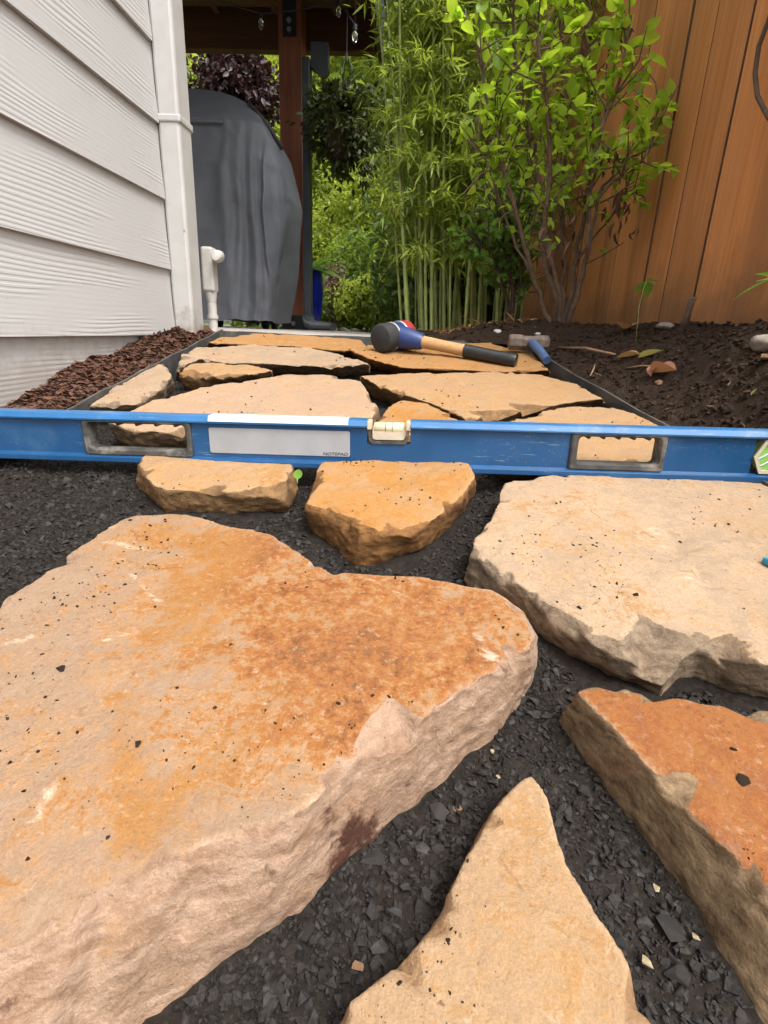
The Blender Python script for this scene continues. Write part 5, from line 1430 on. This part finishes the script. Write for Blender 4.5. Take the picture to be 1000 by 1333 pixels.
for x in (345, 357, 285):
    p = on_Y(x, 429, YG + 0.2); 
    MB().tube([(p[0] - 0.012, p[1], 0.317), (p[0] + 0.022, p[1], 0.317)], 0.034, 14).build('caster', M['black_metal'], gl)
    if x != 357: MB().box((p[0] - 0.02, p[1] - 0.02, 0.35), (p[0] + 0.03, p[1] + 0.02, 0.48)).build('leg', M['black_metal'], gl)
p0, p1 = on_Y(262, 422, YG + .1), on_Y(300, 420, YG + .1)
MB().tube([(p0[0], p0[1], 0.335), (p1[0], p1[1], 0.345)], 0.012, 8).build('lower_rail', M['black_metal'], gl)

# ================================================================== PLANTS
def leaf_template(width=0.5, fold=0.12, droop=0.18, n=5, tip=0.85):
    """a leaf along +X (length 1), in the XY plane, as quads"""
    V, F = [], []
    for k in range(n + 1):
        t = k / n
        w = width * 0.5 * (math.sin(math.pi * t ** tip) ** 0.85 if 0 < t < 1 else 0.02)
        z = -droop * t * t
        V += [(t, -w, z + fold * w * 2), (t, 0, z), (t, w, z + fold * w * 2)]
    for k in range(n):
        a = k * 3
        F += [(a, a + 1, a + 4, a + 3), (a + 1, a + 2, a + 5, a + 4)]
    return np.array(V), np.array(F)
def frames(dirs, r, roll=0.6):
    """rotation matrices whose X axis is dirs and whose Z axis leans upward"""
    d = dirs / np.linalg.norm(dirs, axis=1)[:, None]
    up = np.array([0, 0, 1.0]) + r.normal(0, roll, d.shape)
    y = np.cross(up, d); y /= np.maximum(np.linalg.norm(y, axis=1), 1e-6)[:, None]
    z = np.cross(d, y)
    return np.stack([d, y, z], -1)
LEAF_OV = [leaf_template(0.62, 0.15, dr, 5, 0.72) for dr in (0.05, 0.2, 0.35)]
LEAF_SM = [leaf_template(0.5, 0.1, 0.2, 3)]
LEAF_BB = [leaf_template(0.13, 0.1, dr, 3, 0.7) for dr in (0.15, 0.4)]
LEAF_Q = [leaf_template(0.6, 0.2, 0.25, 2)]

def crown_cloud(n, c, rad, r, clumps=40, clump_r=0.25, shell=0.55):
    """leaf positions gathered in clumps inside an ellipsoid, with gaps between them"""
    u = r.normal(size=(clumps, 3)); u /= np.linalg.norm(u, axis=1)[:, None]
    cc = u * (shell + (1 - shell) * r.random((clumps, 1)) ** 0.5) * np.array(rad) * 0.85
    k = r.integers(0, clumps, n)
    p = cc[k] + r.normal(size=(n, 3)) * clump_r * np.array(rad) * (0.6 + 0.8 * r.random((clumps, 1)))[k]
    return p + np.array(c), k
def bush(name, label, cat, c, rad, n, size, mat, seed, group=None, trunk=True, clumps=40, clump_r=0.22, T=LEAF_Q, base_z=0.262, shade=0.35, stretch=None):
    r = np.random.default_rng(seed)
    root = empty(name, (c[0], c[1], base_z), label, cat, group)
    p, k = crown_cloud(n, c, rad, r, clumps, clump_r)
    p = p[p[:, 2] > base_z + 0.02]; k = k[:len(p)]
    d = r.normal(size=(len(p), 3)); d[:, 2] -= 0.25
    s = size * r.uniform(0.6, 1.35, len(p))
    cl = r.random(clumps + 1)[np.minimum(k, clumps)]
    scatter('crown', T, p, s, r, 1, mat, rnd=np.clip(0.55 * cl + 0.45 * r.random(len(p)), 0, 0.94), parent=root, rots=frames(d, r, 1.0), kind=None)
    if trunk:
        m = MB()
        for j in range(4):
            e = np.array(c) + r.normal(size=3) * np.array(rad) * 0.45
            a = np.array([c[0] + r.normal() * 0.03, c[1] + r.normal() * 0.03, base_z - 0.03])
            mid = (a + e) / 2 + r.normal(size=3) * 0.08 * rad[0]; w = 0.03 * max(rad)
            m.tube([a, mid, e], [w, w * 0.7, w * 0.25], 7)
        m.build('trunk', M['trunk'], root, True)
    return root

# ---- far trees close the garden off
def at(x, y, Y): return on_Y(x, y, Y)
def tree_at(name, label, cat, x, y, Y, rx_px, rz_px, n, size, mat, seed, group='trees and bushes behind the patio', ry=None, **kw):
    c = at(x, y, Y); s = Y / FPX * 1.05
    return bush(name, label, cat, c, (rx_px * s, ry or rx_px * s * 0.8, rz_px * s), n, size, mat, seed, group, **kw)
tree_at('evergreen_tree', 'tall dark evergreen tree far behind the bamboo', 'tree', 600, 130, 11.0, 170, 260, 15000, 0.21, M['dark_bush'], 301, clumps=90)
tree_at('evergreen_tree', 'tall green tree far behind the hanging leaf ball', 'tree', 400, 150, 12.0, 150, 270, 13000, 0.23, M['mid_bush'], 302, clumps=80)
tree_at('leafy_tree', 'sunlit yellow-green tree just right of the charcoal downspout', 'tree', 440, 180, 7.6, 80, 200, 14000, 0.080, M['yellow_bush'], 303, clumps=70, clump_r=0.15)
tree_at('leafy_tree', 'pale green tree seen between grill cover and roof', 'tree', 320, 150, 9.0, 120, 150, 8000, 0.12, M['yellow_bush'], 304, clumps=60)
tree_at('leafy_tree', 'tall mid green tree right behind the bamboo top', 'tree', 560, 60, 7.0, 90, 180, 9000, 0.11, M['mid_bush'], 305, clumps=60)
tree_at('leafy_tree', 'big tree beyond the fence behind the leafy shrub top', 'tree', 740, 120, 6.5, 130, 230, 11000, 0.13, M['mid_bush'], 306, clumps=70)
tree_at('round_bush', 'yellow-green bush low behind the downspout foot', 'bush', 470, 300, 6.6, 60, 60, 9000, 0.055, M['yellow_bush'], 307, clumps=45, clump_r=0.18)
tree_at('round_bush', 'mid green shrub left of the yellow-green bush', 'bush', 425, 315, 7.2, 45, 80, 8000, 0.06, M['mid_bush'], 308, clumps=40)
tree_at('round_bush', 'dark shrub just left of the bamboo base', 'bush', 475, 360, 5.8, 45, 42, 7000, 0.05, M['mid_bush'], 309, clumps=40, clump_r=0.2)
tree_at('round_bush', 'low yellowish bush on the lawn edge left of the bamboo canes', 'bush', 490, 392, 5.2, 45, 26, 6000, 0.045, M['yellow_bush'], 310, clumps=40, clump_r=0.2)
tree_at('round_bush', 'dark shrub filling the gap behind the bamboo canes', 'bush', 610, 330, 4.4, 110, 110, 10000, 0.07, M['dark_bush'], 311, clumps=60)
tree_at('flowering_plant', 'pinkish grey flowering plant beside the blue pot', 'plant', 436, 385, 5.3, 12, 30, 1800, 0.035, M['pink_leaf'], 312, None, clumps=25, trunk=False)
tree_at('round_bush', 'low green plants on the lawn behind the blue pot', 'bush', 450, 405, 5.5, 40, 18, 4000, 0.04, M['mid_bush'], 313, clumps=30, trunk=False)
tree_at('plum_tree', 'dark purple-leaved tree above and behind the covered grill', 'tree', 310, 125, 5.6, 50, 42, 5200, 0.062, M['plum_leaf'], 314, None, clumps=34, clump_r=0.2, T=LEAF_SM)
# low dark stones at the lawn edge
for k, (x, y, w) in enumerate(((432, 418, 10), (450, 416, 9), (463, 418, 8))):
    p = at(x, y, 4.9); s_ = w / FPX * 4.9
    tv, tf = chip_templates(1, 0.6, 400 + k, 16)[0]
    me = raw_mesh('edge_rock', tv, tf, False); me.materials.append(M['grey_rock'])
    o = link_mesh('edge_rock', me, None, (p[0], p[1], 0.265 + s_ * 0.35), (0, 0, k), s_)
    tag(o, ('dark grey rock on the lawn edge nearest the blue pot', 'dark grey rock in the middle of three on the lawn edge', 'dark grey rock on the lawn edge nearest the bamboo')[k], 'rock', 'rocks at the lawn edge')
# grass blades on the strip of lawn
r = np.random.default_rng(44)
n = 7000
gp = np.column_stack([r.uniform(-1.6, 0.5, n), 5.2 + 2.2 * r.random(n) ** 1.4, np.full(n, 0.262)])
gp = np.concatenate([gp, np.column_stack([r.uniform(-0.10, 0.02, 1200), r.uniform(3.4, 5.2, 1200), np.full(1200, 0.262)])])
d = r.normal(0, 0.35, (len(gp), 3)); d[:, 2] = 1
scatter('grass', [leaf_template(0.10, 0.1, 0.25, 2)], gp, 0.05 * r.uniform(0.5, 1.3, len(gp)), r, 1, M['grass'], rots=frames(d, r, 1))

# ---- blue glazed pot with a leafy plant
pp = at(402, 428, 4.6)
pot = empty('potted_plant', (pp[0], 4.6, 0.283), 'cobalt blue glazed pot with broad green leaves, half behind the downspout', 'potted plant')
zt_ = at(402, 352, 4.6)[2]; hh = zt_ - 0.283
prof = [(0.0, 0.06), (0.02, 0.075), (0.25, 0.105), (0.6, 0.120), (0.85, 0.118), (0.95, 0.112), (1.0, 0.124), (1.0, 0.100), (0.93, 0.09)]
auto_smooth(MB().tube([(pp[0], 4.6, 0.283 + hh * t) for t, w in prof], [w for t, w in prof], 32).build('pot', M['pot'], pot), 50)
for k in range(16):
    a = k * 2.4; tv, tf = leaf_template(0.32, 0.12, 0.55, 6)
    el = 0.9 - 0.75 * (k / 16)
    dv = np.array([[math.cos(a) * math.cos(el), math.sin(a) * math.cos(el), math.sin(el)]])
    Rm = frames(dv, np.random.default_rng(k), 0.2)[0]
    mk('leaf', (tv * 0.27) @ Rm.T + np.array([pp[0], 4.6, zt_ - 0.02]), tf, M['small_leaf'], pot, True, {'rnd': np.full(len(tv), (k * 0.37) % 0.9)})

# ---- hanging ball of dark leaves
hb = at(450, 172, 4.0); s_ = 4.0 / FPX * 1.02
hang_ = empty('hanging_basket', (hb[0], hb[1], hb[2] - 55 * s_), 'round mass of dark purple and green leaves hanging below the roof edge', 'hanging basket')
r = np.random.default_rng(61)
p, k = crown_cloud(4200, hb, (41 * s_, 41 * s_, 50 * s_), r, 46, 0.16, 0.3)
d = (p - hb) + r.normal(size=p.shape) * 0.15; d[:, 2] -= 0.10
cl = r.random(47)[k]
scatter('foliage', LEAF_SM, p, 0.044 * r.uniform(0.6, 1.3, len(p)), r, 1, M['mixed_leaf'], rnd=np.clip(0.7 * cl + 0.3 * r.random(len(p)), 0, 1), parent=hang_, rots=frames(d, r, 0.8), kind=None)
auto_smooth(MB().tube([(hb[0], hb[1], hb[2] - 0.16), (hb[0], hb[1], hb[2] - 0.12), (hb[0], hb[1], hb[2] - 0.02), (hb[0], hb[1], hb[2] + 0.04)], [0.06, 0.11, 0.15, 0.16], 18).build('basket', M['bark_dead'], hang_))
for k in range(3):
    a = k * 2.1
    MB().tube([(hb[0] + 0.15 * math.cos(a), hb[1] + 0.15 * math.sin(a), hb[2] + 0.04), (hb[0], hb[1], hb[2] + 0.42)], 0.003, 5).build('wire', M['black_metal'], hang_)
MB().tube([(hb[0], hb[1], hb[2] + 0.42), (hb[0], hb[1], zfar + 0.34)], 0.003, 5).build('wire', M['black_metal'], hang_)

# ---- bamboo clump
r = np.random.default_rng(71)
bx = at(600, 425, 2.75)
bam = empty('bamboo', (bx[0], 2.75, 0.31), 'tall clump of green bamboo canes with fine leaves beside the fence end', 'bamboo')
cane_x = [523, 531, 536, 541, 547, 551, 556, 561, 566, 569, 574, 579, 583, 587, 592, 596, 600, 605, 609, 614, 619, 624, 629, 634, 640, 645, 650, 657, 663, 670, 678]
LV, LD = [], []
for j, x in enumerate(cane_x):
    Y = 2.55 + r.uniform(0, 0.55)
    b = at(x + r.normal() * 1.5, 428, Y); b[2] = 0.29
    H = r.uniform(2.0, 2.9)
    t_ = (x - 600) / 80
    lean = np.array([0.07 * t_ - 0.075 + r.normal() * 0.04, r.normal() * 0.06, 0])
    arch = np.array([0.06 * t_ + 0.02 + r.normal() * 0.05, -0.05 + r.normal() * 0.08, 0])
    def cp_(t): return b + lean * H * t * 0.8 + arch * H * t * t + np.array([0, 0, H * (t - 0.06 * t * t)])
    rad0 = r.uniform(0.0075, 0.0120) * (0.75 if j % 3 == 0 else 1)
    nn_ = int(H / 0.17)
    pts_, rads = [], []
    for k in range(nn_):
        t0, t1 = k / nn_, (k + 1) / nn_
        w0 = rad0 * max(0.18, 1 - 1.05 * t0)
        pts_ += [cp_(t0), cp_(t0 + 0.006), cp_(t0 + 0.012), cp_(t1 - 0.006)]
        rads += [w0 * 1.22, w0 * 1.26, w0 * 0.97, w0 * 0.96]
    cn = MB().tube(pts_, rads, 7).build('cane', M['cane'], bam, True, fix=False)
    # side twigs with leaves at the nodes
    for k in range(2, nn_):
        t0 = k / nn_
        if t0 * H < 0.26 + 0.3 * r.random(): continue
        for q in range(r.integers(4, 8)):
            a = r.uniform(0, 2 * np.pi); Lt = r.uniform(0.10, 0.30) * (1.1 - 0.4 * t0)
            dv = np.array([math.cos(a), math.sin(a) - 0.35, r.uniform(0.1, 0.9)]); dv /= np.linalg.norm(dv)
            for w in range(r.integers(13, 20)):
                s_ = r.uniform(0.3, 1.0)
                P_ = cp_(t0) + dv * Lt * s_ - np.array([0, 0, 0.10 * s_ * s_])
                LV.append(P_); e = dv * 0.8 + r.normal(size=3) * 0.6; e[2] -= 0.45; LD.append(e)
LV, LD = np.array(LV), np.array(LD)
ok = (LV[:, 0] / LV[:, 1] > -0.068 - 0.12 * (1 - sstep(0.45, 0.75, LV[:, 2])) + 0.035 * r.normal(size=len(LV))) & (LV[:, 0] < 0.62)
LV, LD = LV[ok], LD[ok]
scatter('foliage', LEAF_BB, LV, r.uniform(0.034, 0.085, len(LV)), r, 1, M['bamboo_leaf'], rnd=np.clip(r.random(len(LV)) ** 1.3 * 0.8 + 0.2 * fbm(LV, 4, 2, 9), 0, 0.95), parent=bam, rots=frames(LD, r, 0.5), kind='stuff')
n = 700
lit = np.column_stack([r.uniform(-0.1, 0.45, n), r.uniform(1.75, 2.9, n)]); lit = np.column_stack([lit, soil_z(lit[:, 0], lit[:, 1]) + 0.006])
d = r.normal(size=(n, 3)); d[:, 2] *= 0.15
scatter('leaf_litter', LEAF_BB, lit, r.uniform(0.03, 0.08, n), r, 1, M['tan_leaf'], rots=frames(d, r, 0.2))

# ---- woody shrubs
def grow(root_obj, stems, r, leaf_from, leaf_to, n_tw, tw_len, leaf_n, keep=None, stem_mat='stem', min_t=0.25, tw_r=0.0026):
    """main stems (each its own part) with twigs; returns leaf seats"""
    LP, LDr = [], []
    tw = MB(); n_tot = 0
    for si_, (pts, r0, r1) in enumerate(stems):
        pts = [np.array(p, float) for p in pts]
        # smooth by Catmull-Rom
        D_ = []
        Q = [pts[0] * 2 - pts[1]] + pts + [pts[-1] * 2 - pts[-2]]
        for i in range(1, len(Q) - 2):
            for t in np.linspace(0, 1, 5)[:-1]:
                D_.append(0.5 * ((2 * Q[i]) + (-Q[i - 1] + Q[i + 1]) * t + (2 * Q[i - 1] - 5 * Q[i] + 4 * Q[i + 1] - Q[i + 2]) * t * t + (-Q[i - 1] + 3 * Q[i] - 3 * Q[i + 1] + Q[i + 2]) * t ** 3))
        D_.append(pts[-1]); D_ = np.array(D_)
        D_[1:-1] += r.normal(0, 0.003, D_[1:-1].shape)
        MB().tube(D_, list(np.linspace(r0, r1, len(D_))), 8).build('stem', M[stem_mat], root_obj, True, fix=False)
        for q in range(n_tw if r0 > 0.006 else n_tw // 3):
            t = min_t + (1 - min_t) * r.random() ** 0.8
            i = min(int(t * (len(D_) - 1)), len(D_) - 2); o = D_[i]
            tan = D_[i + 1] - D_[i]; tan /= np.linalg.norm(tan)
            dv = tan * 0.7 + r.normal(size=3) * 0.55; dv[2] += 0.15; dv /= np.linalg.norm(dv)
            L_ = tw_len * r.uniform(0.4, 1.3)
            P0 = [o, o + dv * L_ * 0.5 + r.normal(size=3) * 0.008, o + dv * L_ + np.array([0, 0, 0.02 * r.normal()])]
            tw.tube(P0, [tw_r, tw_r * 0.8, tw_r * 0.45], 5, cap=False)
            for w in range(r.integers(*leaf_n)):
                s_ = r.uniform(0.35, 1.0); P_ = P0[0] * (1 - s_) + P0[2] * s_
                e = dv * 0.5 + r.normal(size=3) * 0.75; e[2] -= 0.15
                LP.append(P_); LDr.append(e)
    tw.build('twigs', M[stem_mat], root_obj, True, fix=False)
    return np.array(LP), np.array(LDr)

r = np.random.default_rng(83)
YS = 1.80
shb = empty('leafy_shrub', (at(728, 428, YS)[0], YS, 0.325), 'large shrub with bright yellow-green leaves and brown bare stems before the fence', 'shrub')
def S(*pts): return [at(x, y, YS + dy) - (np.array([0, 0, 0.02]) if k == 0 else 0) for k, (x, y, dy) in enumerate(pts)]
stems = [(S((722, 430, 0), (706, 395, 0), (690, 345, -0.02), (675, 290, -0.05), (655, 215, -0.10), (632, 120, -0.14), (615, 20, -0.2)), 0.0085, 0.003),
         (S((726, 430, 0), (722, 385, 0.02), (706, 330, 0.05), (708, 260, 0.05), (690, 190, 0.05), (672, 90, 0.05), (665, -30, 0.0)), 0.009, 0.003),
         (S((730, 430, 0.0), (727, 380, -0.03), (711, 310, -0.06), (715, 230, -0.10), (712, 140, -0.16), (700, 40, -0.2), (694, -60, -0.2)), 0.0085, 0.003),
         (S((733, 430, 0.02), (745, 375, 0.05), (752, 320, 0.04), (766, 230, 0.02), (770, 150, 0.0), (768, 60, 0), (760, -40, 0)), 0.0105, 0.003),
         (S((735, 430, 0), (750, 385, -0.04), (765, 330, -0.08), (768, 260, -0.1), (780, 180, -0.13), (806, 110, -0.14), (822, 20, -0.16)), 0.009, 0.003),
         (S((731, 430, 0.03), (735, 370, 0.08), (730, 290, 0.1), (738, 200, 0.12), (735, 100, 0.1), (728, -20, 0.1)), 0.008, 0.003),
         (S((765, 330, -0.08), (778, 262, -0.05), (800, 225, -0.06), (840, 190, -0.10), (862, 120, -0.12)), 0.005, 0.002),
         (S((768, 260, -0.1), (800, 235, -0.14), (830, 215, -0.18), (850, 185, -0.2)), 0.004, 0.0018),
         (S((752, 330, 0.04), (780, 300, 0), (810, 260, -0.05), (835, 245, -0.08)), 0.004, 0.0018),
         (S((690, 345, -0.02), (660, 290, 0.0), (636, 220, 0.0), (622, 150, 0.0)), 0.004, 0.002)]
LP, LDr = grow(shb, stems, r, 0, 1, 34, 0.12, (4, 9), min_t=0.32)
# project to thin out: few leaves low down and towards the right, many at the top and left
v_ = (LP - CAM) @ RW; pxx = CX + FPX * v_[:, 0] / v_[:, 2]; pyy = CY - FPX * v_[:, 1] / v_[:, 2]
hgt = sstep(0.42, 0.85, LP[:, 2])
keepp = r.random(len(LP)) < (0.10 + 0.9 * hgt)
LP, LDr = LP[keepp], LDr[keepp]
LDr[:, 1] -= 0.25
size = r.uniform(0.020, 0.047, len(LP)) * (0.62 + 0.45 * sstep(0.4, 1.0, LP[:, 2]))
dist = np.argsort(-size)
single, rest = dist[:300], dist[300:]
leaf_meshes = []
for tv, tf in LEAF_OV:
    for c in (0.05, 0.35, 0.65):
        me = raw_mesh('leaf', tv, tf, True, {'rnd': np.full(len(tv), c)}); me.materials.append(M['shrub_leaf']); leaf_meshes.append(me)
RR = frames(LDr, r, 0.5)
root_l = np.array(shb.location)
for j in single:
    e = Matrix(RR[j].tolist()).to_euler()
    o = link_mesh('leaf', leaf_meshes[int(r.integers(0, len(leaf_meshes)))], shb, tuple(LP[j] - root_l), e, float(size[j]))
if len(rest): scatter('foliage', LEAF_OV, LP[rest], size[rest], r, 1, M['shrub_leaf'], parent=shb, rots=RR[rest], kind='stuff', smooth=True)
# withered leaves hanging inside the shrub
wl = [at(x + r.normal() * 8, y + r.normal() * 18, YS - 0.08 + r.normal() * 0.05) for x, y in ((806, 240), (812, 275), (815, 300), (790, 200), (722, 280), (716, 305), (755, 65), (822, 40), (745, 260), (750, 290), (700, 180), (735, 320)) for q in range(6)]
wl = np.array(wl); d = r.normal(size=wl.shape) * 0.3; d[:, 2] = -1
scatter('withered_leaves', [leaf_template(0.35, 0.5, 0.3, 4)], wl, r.uniform(0.02, 0.045, len(wl)), r, 1, M['dead_leaf'], parent=shb, rots=frames(d, r, 1), kind='stuff')

# smaller-leaved shrub behind, between bamboo and the leafy shrub
r = np.random.default_rng(91)
Y2 = 2.25
sb2 = empty('small_leaved_shrub', (at(668, 428, Y2)[0], Y2, 0.32), 'smaller-leaved green shrub with dark tangled trunks between the bamboo and the bright shrub', 'shrub')
def S2(*pts): return [at(x, y, Y2 + dy) - (np.array([0, 0, 0.02]) if k == 0 else 0) for k, (x, y, dy) in enumerate(pts)]
stems = [(S2((660, 430, 0), (668, 405, 0), (664, 360, 0), (650, 300, 0), (630, 240, 0)), 0.010, 0.003), (S2((674, 430, 0), (664, 408, 0.03), (672, 360, 0.03), (668, 300, 0), (660, 220, 0)), 0.010, 0.003), (S2((668, 430, 0.05), (676, 400, 0), (680, 340, 0), (690, 280, 0), (700, 220, 0)), 0.009, 0.003), (S2((664, 420, 0.0), (655, 370, 0), (635, 330, 0), (615, 300, 0)), 0.007, 0.003)]
LP, LDr = grow(sb2, stems, r, 0, 1, 34, 0.13, (5, 10), stem_mat='bark_dead', min_t=0.30)
scatter('foliage', LEAF_OV, LP, r.uniform(0.018, 0.040, len(LP)), r, 1, M['small_leaf'], parent=sb2, rots=frames(LDr, r, 0.6), kind='stuff')

# ---- small plants along the fence foot
def sprig(name, label, x, y, Y, stem_px, leaves, mat):
    b = at(*stem_px[0], Y); b[2] = min(b[2], float(soil_z(np.array([b[0]]), np.array([Y]))[0]) )
    root = empty(name, b, label, 'plant')
    pts = [b] + [at(px_, py_, Y) for px_, py_ in stem_px[1:]]
    MB().tube(pts, list(np.linspace(0.0009, 0.0005, len(pts))), 5).build('stem', M['cane'], root, True)
    for k, (x1, y1, x2, y2, w) in enumerate(leaves):
        A, B = at(x1, y1, Y), at(x2, y2, Y + 0.02)
        dv = B - A; Ln = np.linalg.norm(dv); tv, tf = leaf_template(w, 0.15, 0.15, 5, 0.75)
        Rm = frames(np.array([dv]), np.random.default_rng(k), 0.5)[0]
        mk('leaf', (tv * Ln) @ Rm.T + A, tf, M[mat], root, True, {'rnd': np.full(len(tv), 0.3 + 0.2 * k)})
    return root
sprig('seedling', 'seedling with three pale green leaves at the fence foot', 840, 370, 1.32, [(831, 428), (832, 400), (838, 375), (842, 366)], [(842, 366, 824, 382, 0.6), (842, 366, 842, 386, 0.7), (842, 366, 868, 366, 0.4)], 'small_leaf')
sprig('drooping_plant', 'drooping grey-green leafy stem reaching in at the right edge by the fence', 975, 375, 0.98, [(1040, 418), (1030, 380), (1005, 362), (985, 366)], [(1008, 362, 952, 384, 0.34), (1020, 364, 985, 352, 0.35), (1028, 372, 1004, 392, 0.4)], 'small_leaf')
sprig('small_sprout', 'small round-leaved green sprout poking out beside the chipped tan stone under the level', 386, 620, 0.62, [(387, 628), (387, 624)], [(387, 625, 389, 608, 0.5)], 'small_leaf')

# ================================================================== SMALL THINGS ON THE SOIL
def on_soil(x, y):
    Y = 0.75
    P0 = None
    for Y in np.linspace(0.7, 2.6, 400):
        p = on_Y(x, y, Y)
        if p[2] <= float(soil_z(np.array([p[0]]), np.array([Y]))[0]): return p
    return on_Y(x, y, 1.5)
p = on_soil(884, 434); q = on_Y(902, 388, p[1] - 0.02)
tag(MB().tube([p - np.array([0, 0, 0.02]), p * 0.5 + q * 0.5 + np.array([0.002, 0, 0]), q, q + (q - p) * 0.02], [0.0068, 0.0062, 0.0075, 0.004], 8).build('stake', M['bark_dead'], smooth=True), 'dark broken wooden stake leaning upright in the soil near the fence', 'stake')
p, q = on_soil(728, 455), on_soil(800, 464)
tag(MB().tube([p + (0, 0, .004), (p + q) / 2 + (0, 0, 0.010), q + (0, 0, .004)], [0.0032, 0.0038, 0.0028], 7).build('stick', M['stick'], smooth=True), 'thin brown stick lying on soil right of the sledge hammer', 'stick')
p, q = on_soil(768, 492), on_soil(774, 478)
tag(MB().tube([p + (0, 0, .004), (p + q) / 2 + (0.002, 0, 0.008), q + (0, 0, .006)], [0.0015, 0.0018, 0.0012], 6).build('stick', M['pale_pebble'], smooth=True), 'short pale straw standing off the soil by the right edging', 'stick')
p, q = on_soil(814, 482), on_soil(858, 480)
tag(MB().tube([p + (0, 0, .004), (p + q) / 2 + (0, 0, 0.007), q + (0, 0, .004)], [0.0015, 0.002, 0.0012], 6).build('stick', M['stick'], smooth=True), 'thin grey twig just below the fallen yellow leaf', 'stick')
p, q = on_soil(985, 480), on_soil(1010, 465)
tag(MB().box((-0.025, -0.006, 0), (0.03, 0.006, 0.006), 0.001, Matrix.Translation(Vector((p + q) / 2 + (0, 0, .004))) @ Matrix.Rotation(0.9, 4, 'Z') @ Matrix.Rotation(0.15, 4, 'Y')).build('wood_scrap', M['stick']), 'split brown wood scrap at the right edge below the grey rock', 'wood scrap')
def ground_leaf(name, label, x1, y1, x2, y2, w, mat, curl=0.3):
    A, B = on_soil(x1, y1), on_soil(x2, y2); A = A + (0, 0, .008); B = B + (0, 0, .010)
    dv = B - A; Ln = np.linalg.norm(dv); tv, tf = leaf_template(w, curl, -0.1, 6, 0.8)
    Rm = frames(np.array([dv]), np.random.default_rng(x1), 0.1)[0]
    o = mk(name, (tv * Ln) @ Rm.T + A, tf, M[mat], None, True, {'rnd': np.full(len(tv), 0.4)}); return tag(o, label, 'leaf', 'fallen leaves on the soil')
ground_leaf('fallen_leaf', 'fallen yellow-green leaf on the dark soil', 830, 471, 862, 466, 0.5, 'yellow_leaf')
ground_leaf('fallen_leaf', 'fallen tan brown leaf left of the yellow one', 832, 466, 802, 475, 0.6, 'tan_leaf', 0.4)
ground_leaf('fallen_leaf', 'curled pinkish dry leaf nearer the edging', 845, 490, 878, 494, 0.45, 'pink_dry', 0.7)
ground_leaf('fallen_leaf', 'small round reddish dry leaf beside the curled one', 846, 496, 858, 484, 0.9, 'pink_dry', 0.5)
ground_leaf('fallen_leaf', 'small pale leaf scrap on the soil at lower right', 976, 522, 984, 516, 0.7, 'yellow_leaf')
ground_leaf('fallen_leaf', 'tan leaf scrap under the fence beyond the stick', 810, 432, 822, 434, 0.6, 'tan_leaf')
def rock(label, x, y, s_px, mat, seed, flat=0.7, cat='rock', name='rock'):
    p = on_soil(x, y); dep = float(np.dot(p - CAM, RW[:, 2])); s_ = s_px / FPX * dep
    bm = bmesh.new(); bmesh.ops.create_icosphere(bm, subdivisions=3, radius=1)
    V = np.array([v.co[:] for v in bm.verts]); bm.verts.index_update(); F = np.array([[v.index for v in f.verts] for f in bm.faces]); bm.free()
    V = V * (1 + 0.22 * fbm(V + seed, 1.1, 3, seed))[:, None]; V[:, 2] *= flat
    o = mk(name, V * s_ + p + (0, 0, s_ * 0.25), F, M[mat], None, True); return tag(o, label, cat)
rock('rounded grey rock on the soil at the right frame edge', 998, 452, 17, 'grey_rock', 5)
rock('flat grey stone chip lying at the fence foot left of the stake', 864, 428, 12, 'grey_rock', 6, 0.4)
rock('brown lump of soil in the middle of the dark bed', 858, 500, 5, 'brown_pebble', 7)
rock('small white stone beside the bamboo base', 648, 433, 5, 'white', 8)
rock('pale stone flake under the dark trunks behind the sledge hammer', 700, 436, 4, 'white', 10, 0.5)
rock('brown clod on soil near the lower right edge', 948, 536, 8, 'soil', 9)
# thin brown vine loop against the fence
pts = [on_X(x, y, XF - 0.03) for x, y in ((1012, -10), (1000, 28), (988, 60), (983, 95), (986, 125), (1000, 152), (1020, 175))]
tag(MB().tube(pts, [0.004, 0.0042, 0.0045, 0.0045, 0.0042, 0.004, 0.003], 8).build('dead_vine', M['bark_dead'], smooth=True), 'bent dark brown vine hanging against the fence at the upper right edge', 'vine')
# teal plastic end showing at the right frame edge on the pale stone
p = on_slope(1001, 737, GA + 0.040)
tag(MB().box((-0.004, -0.006, 0), (0.05, 0.006, 0.008), 0.002, Matrix.Translation(Vector(p)) @ Matrix.Rotation(0.3, 4, 'Z')).build('plastic_handle', M['teal']), 'teal plastic handle end lying on the pale cream stone at the right edge', 'handle end')
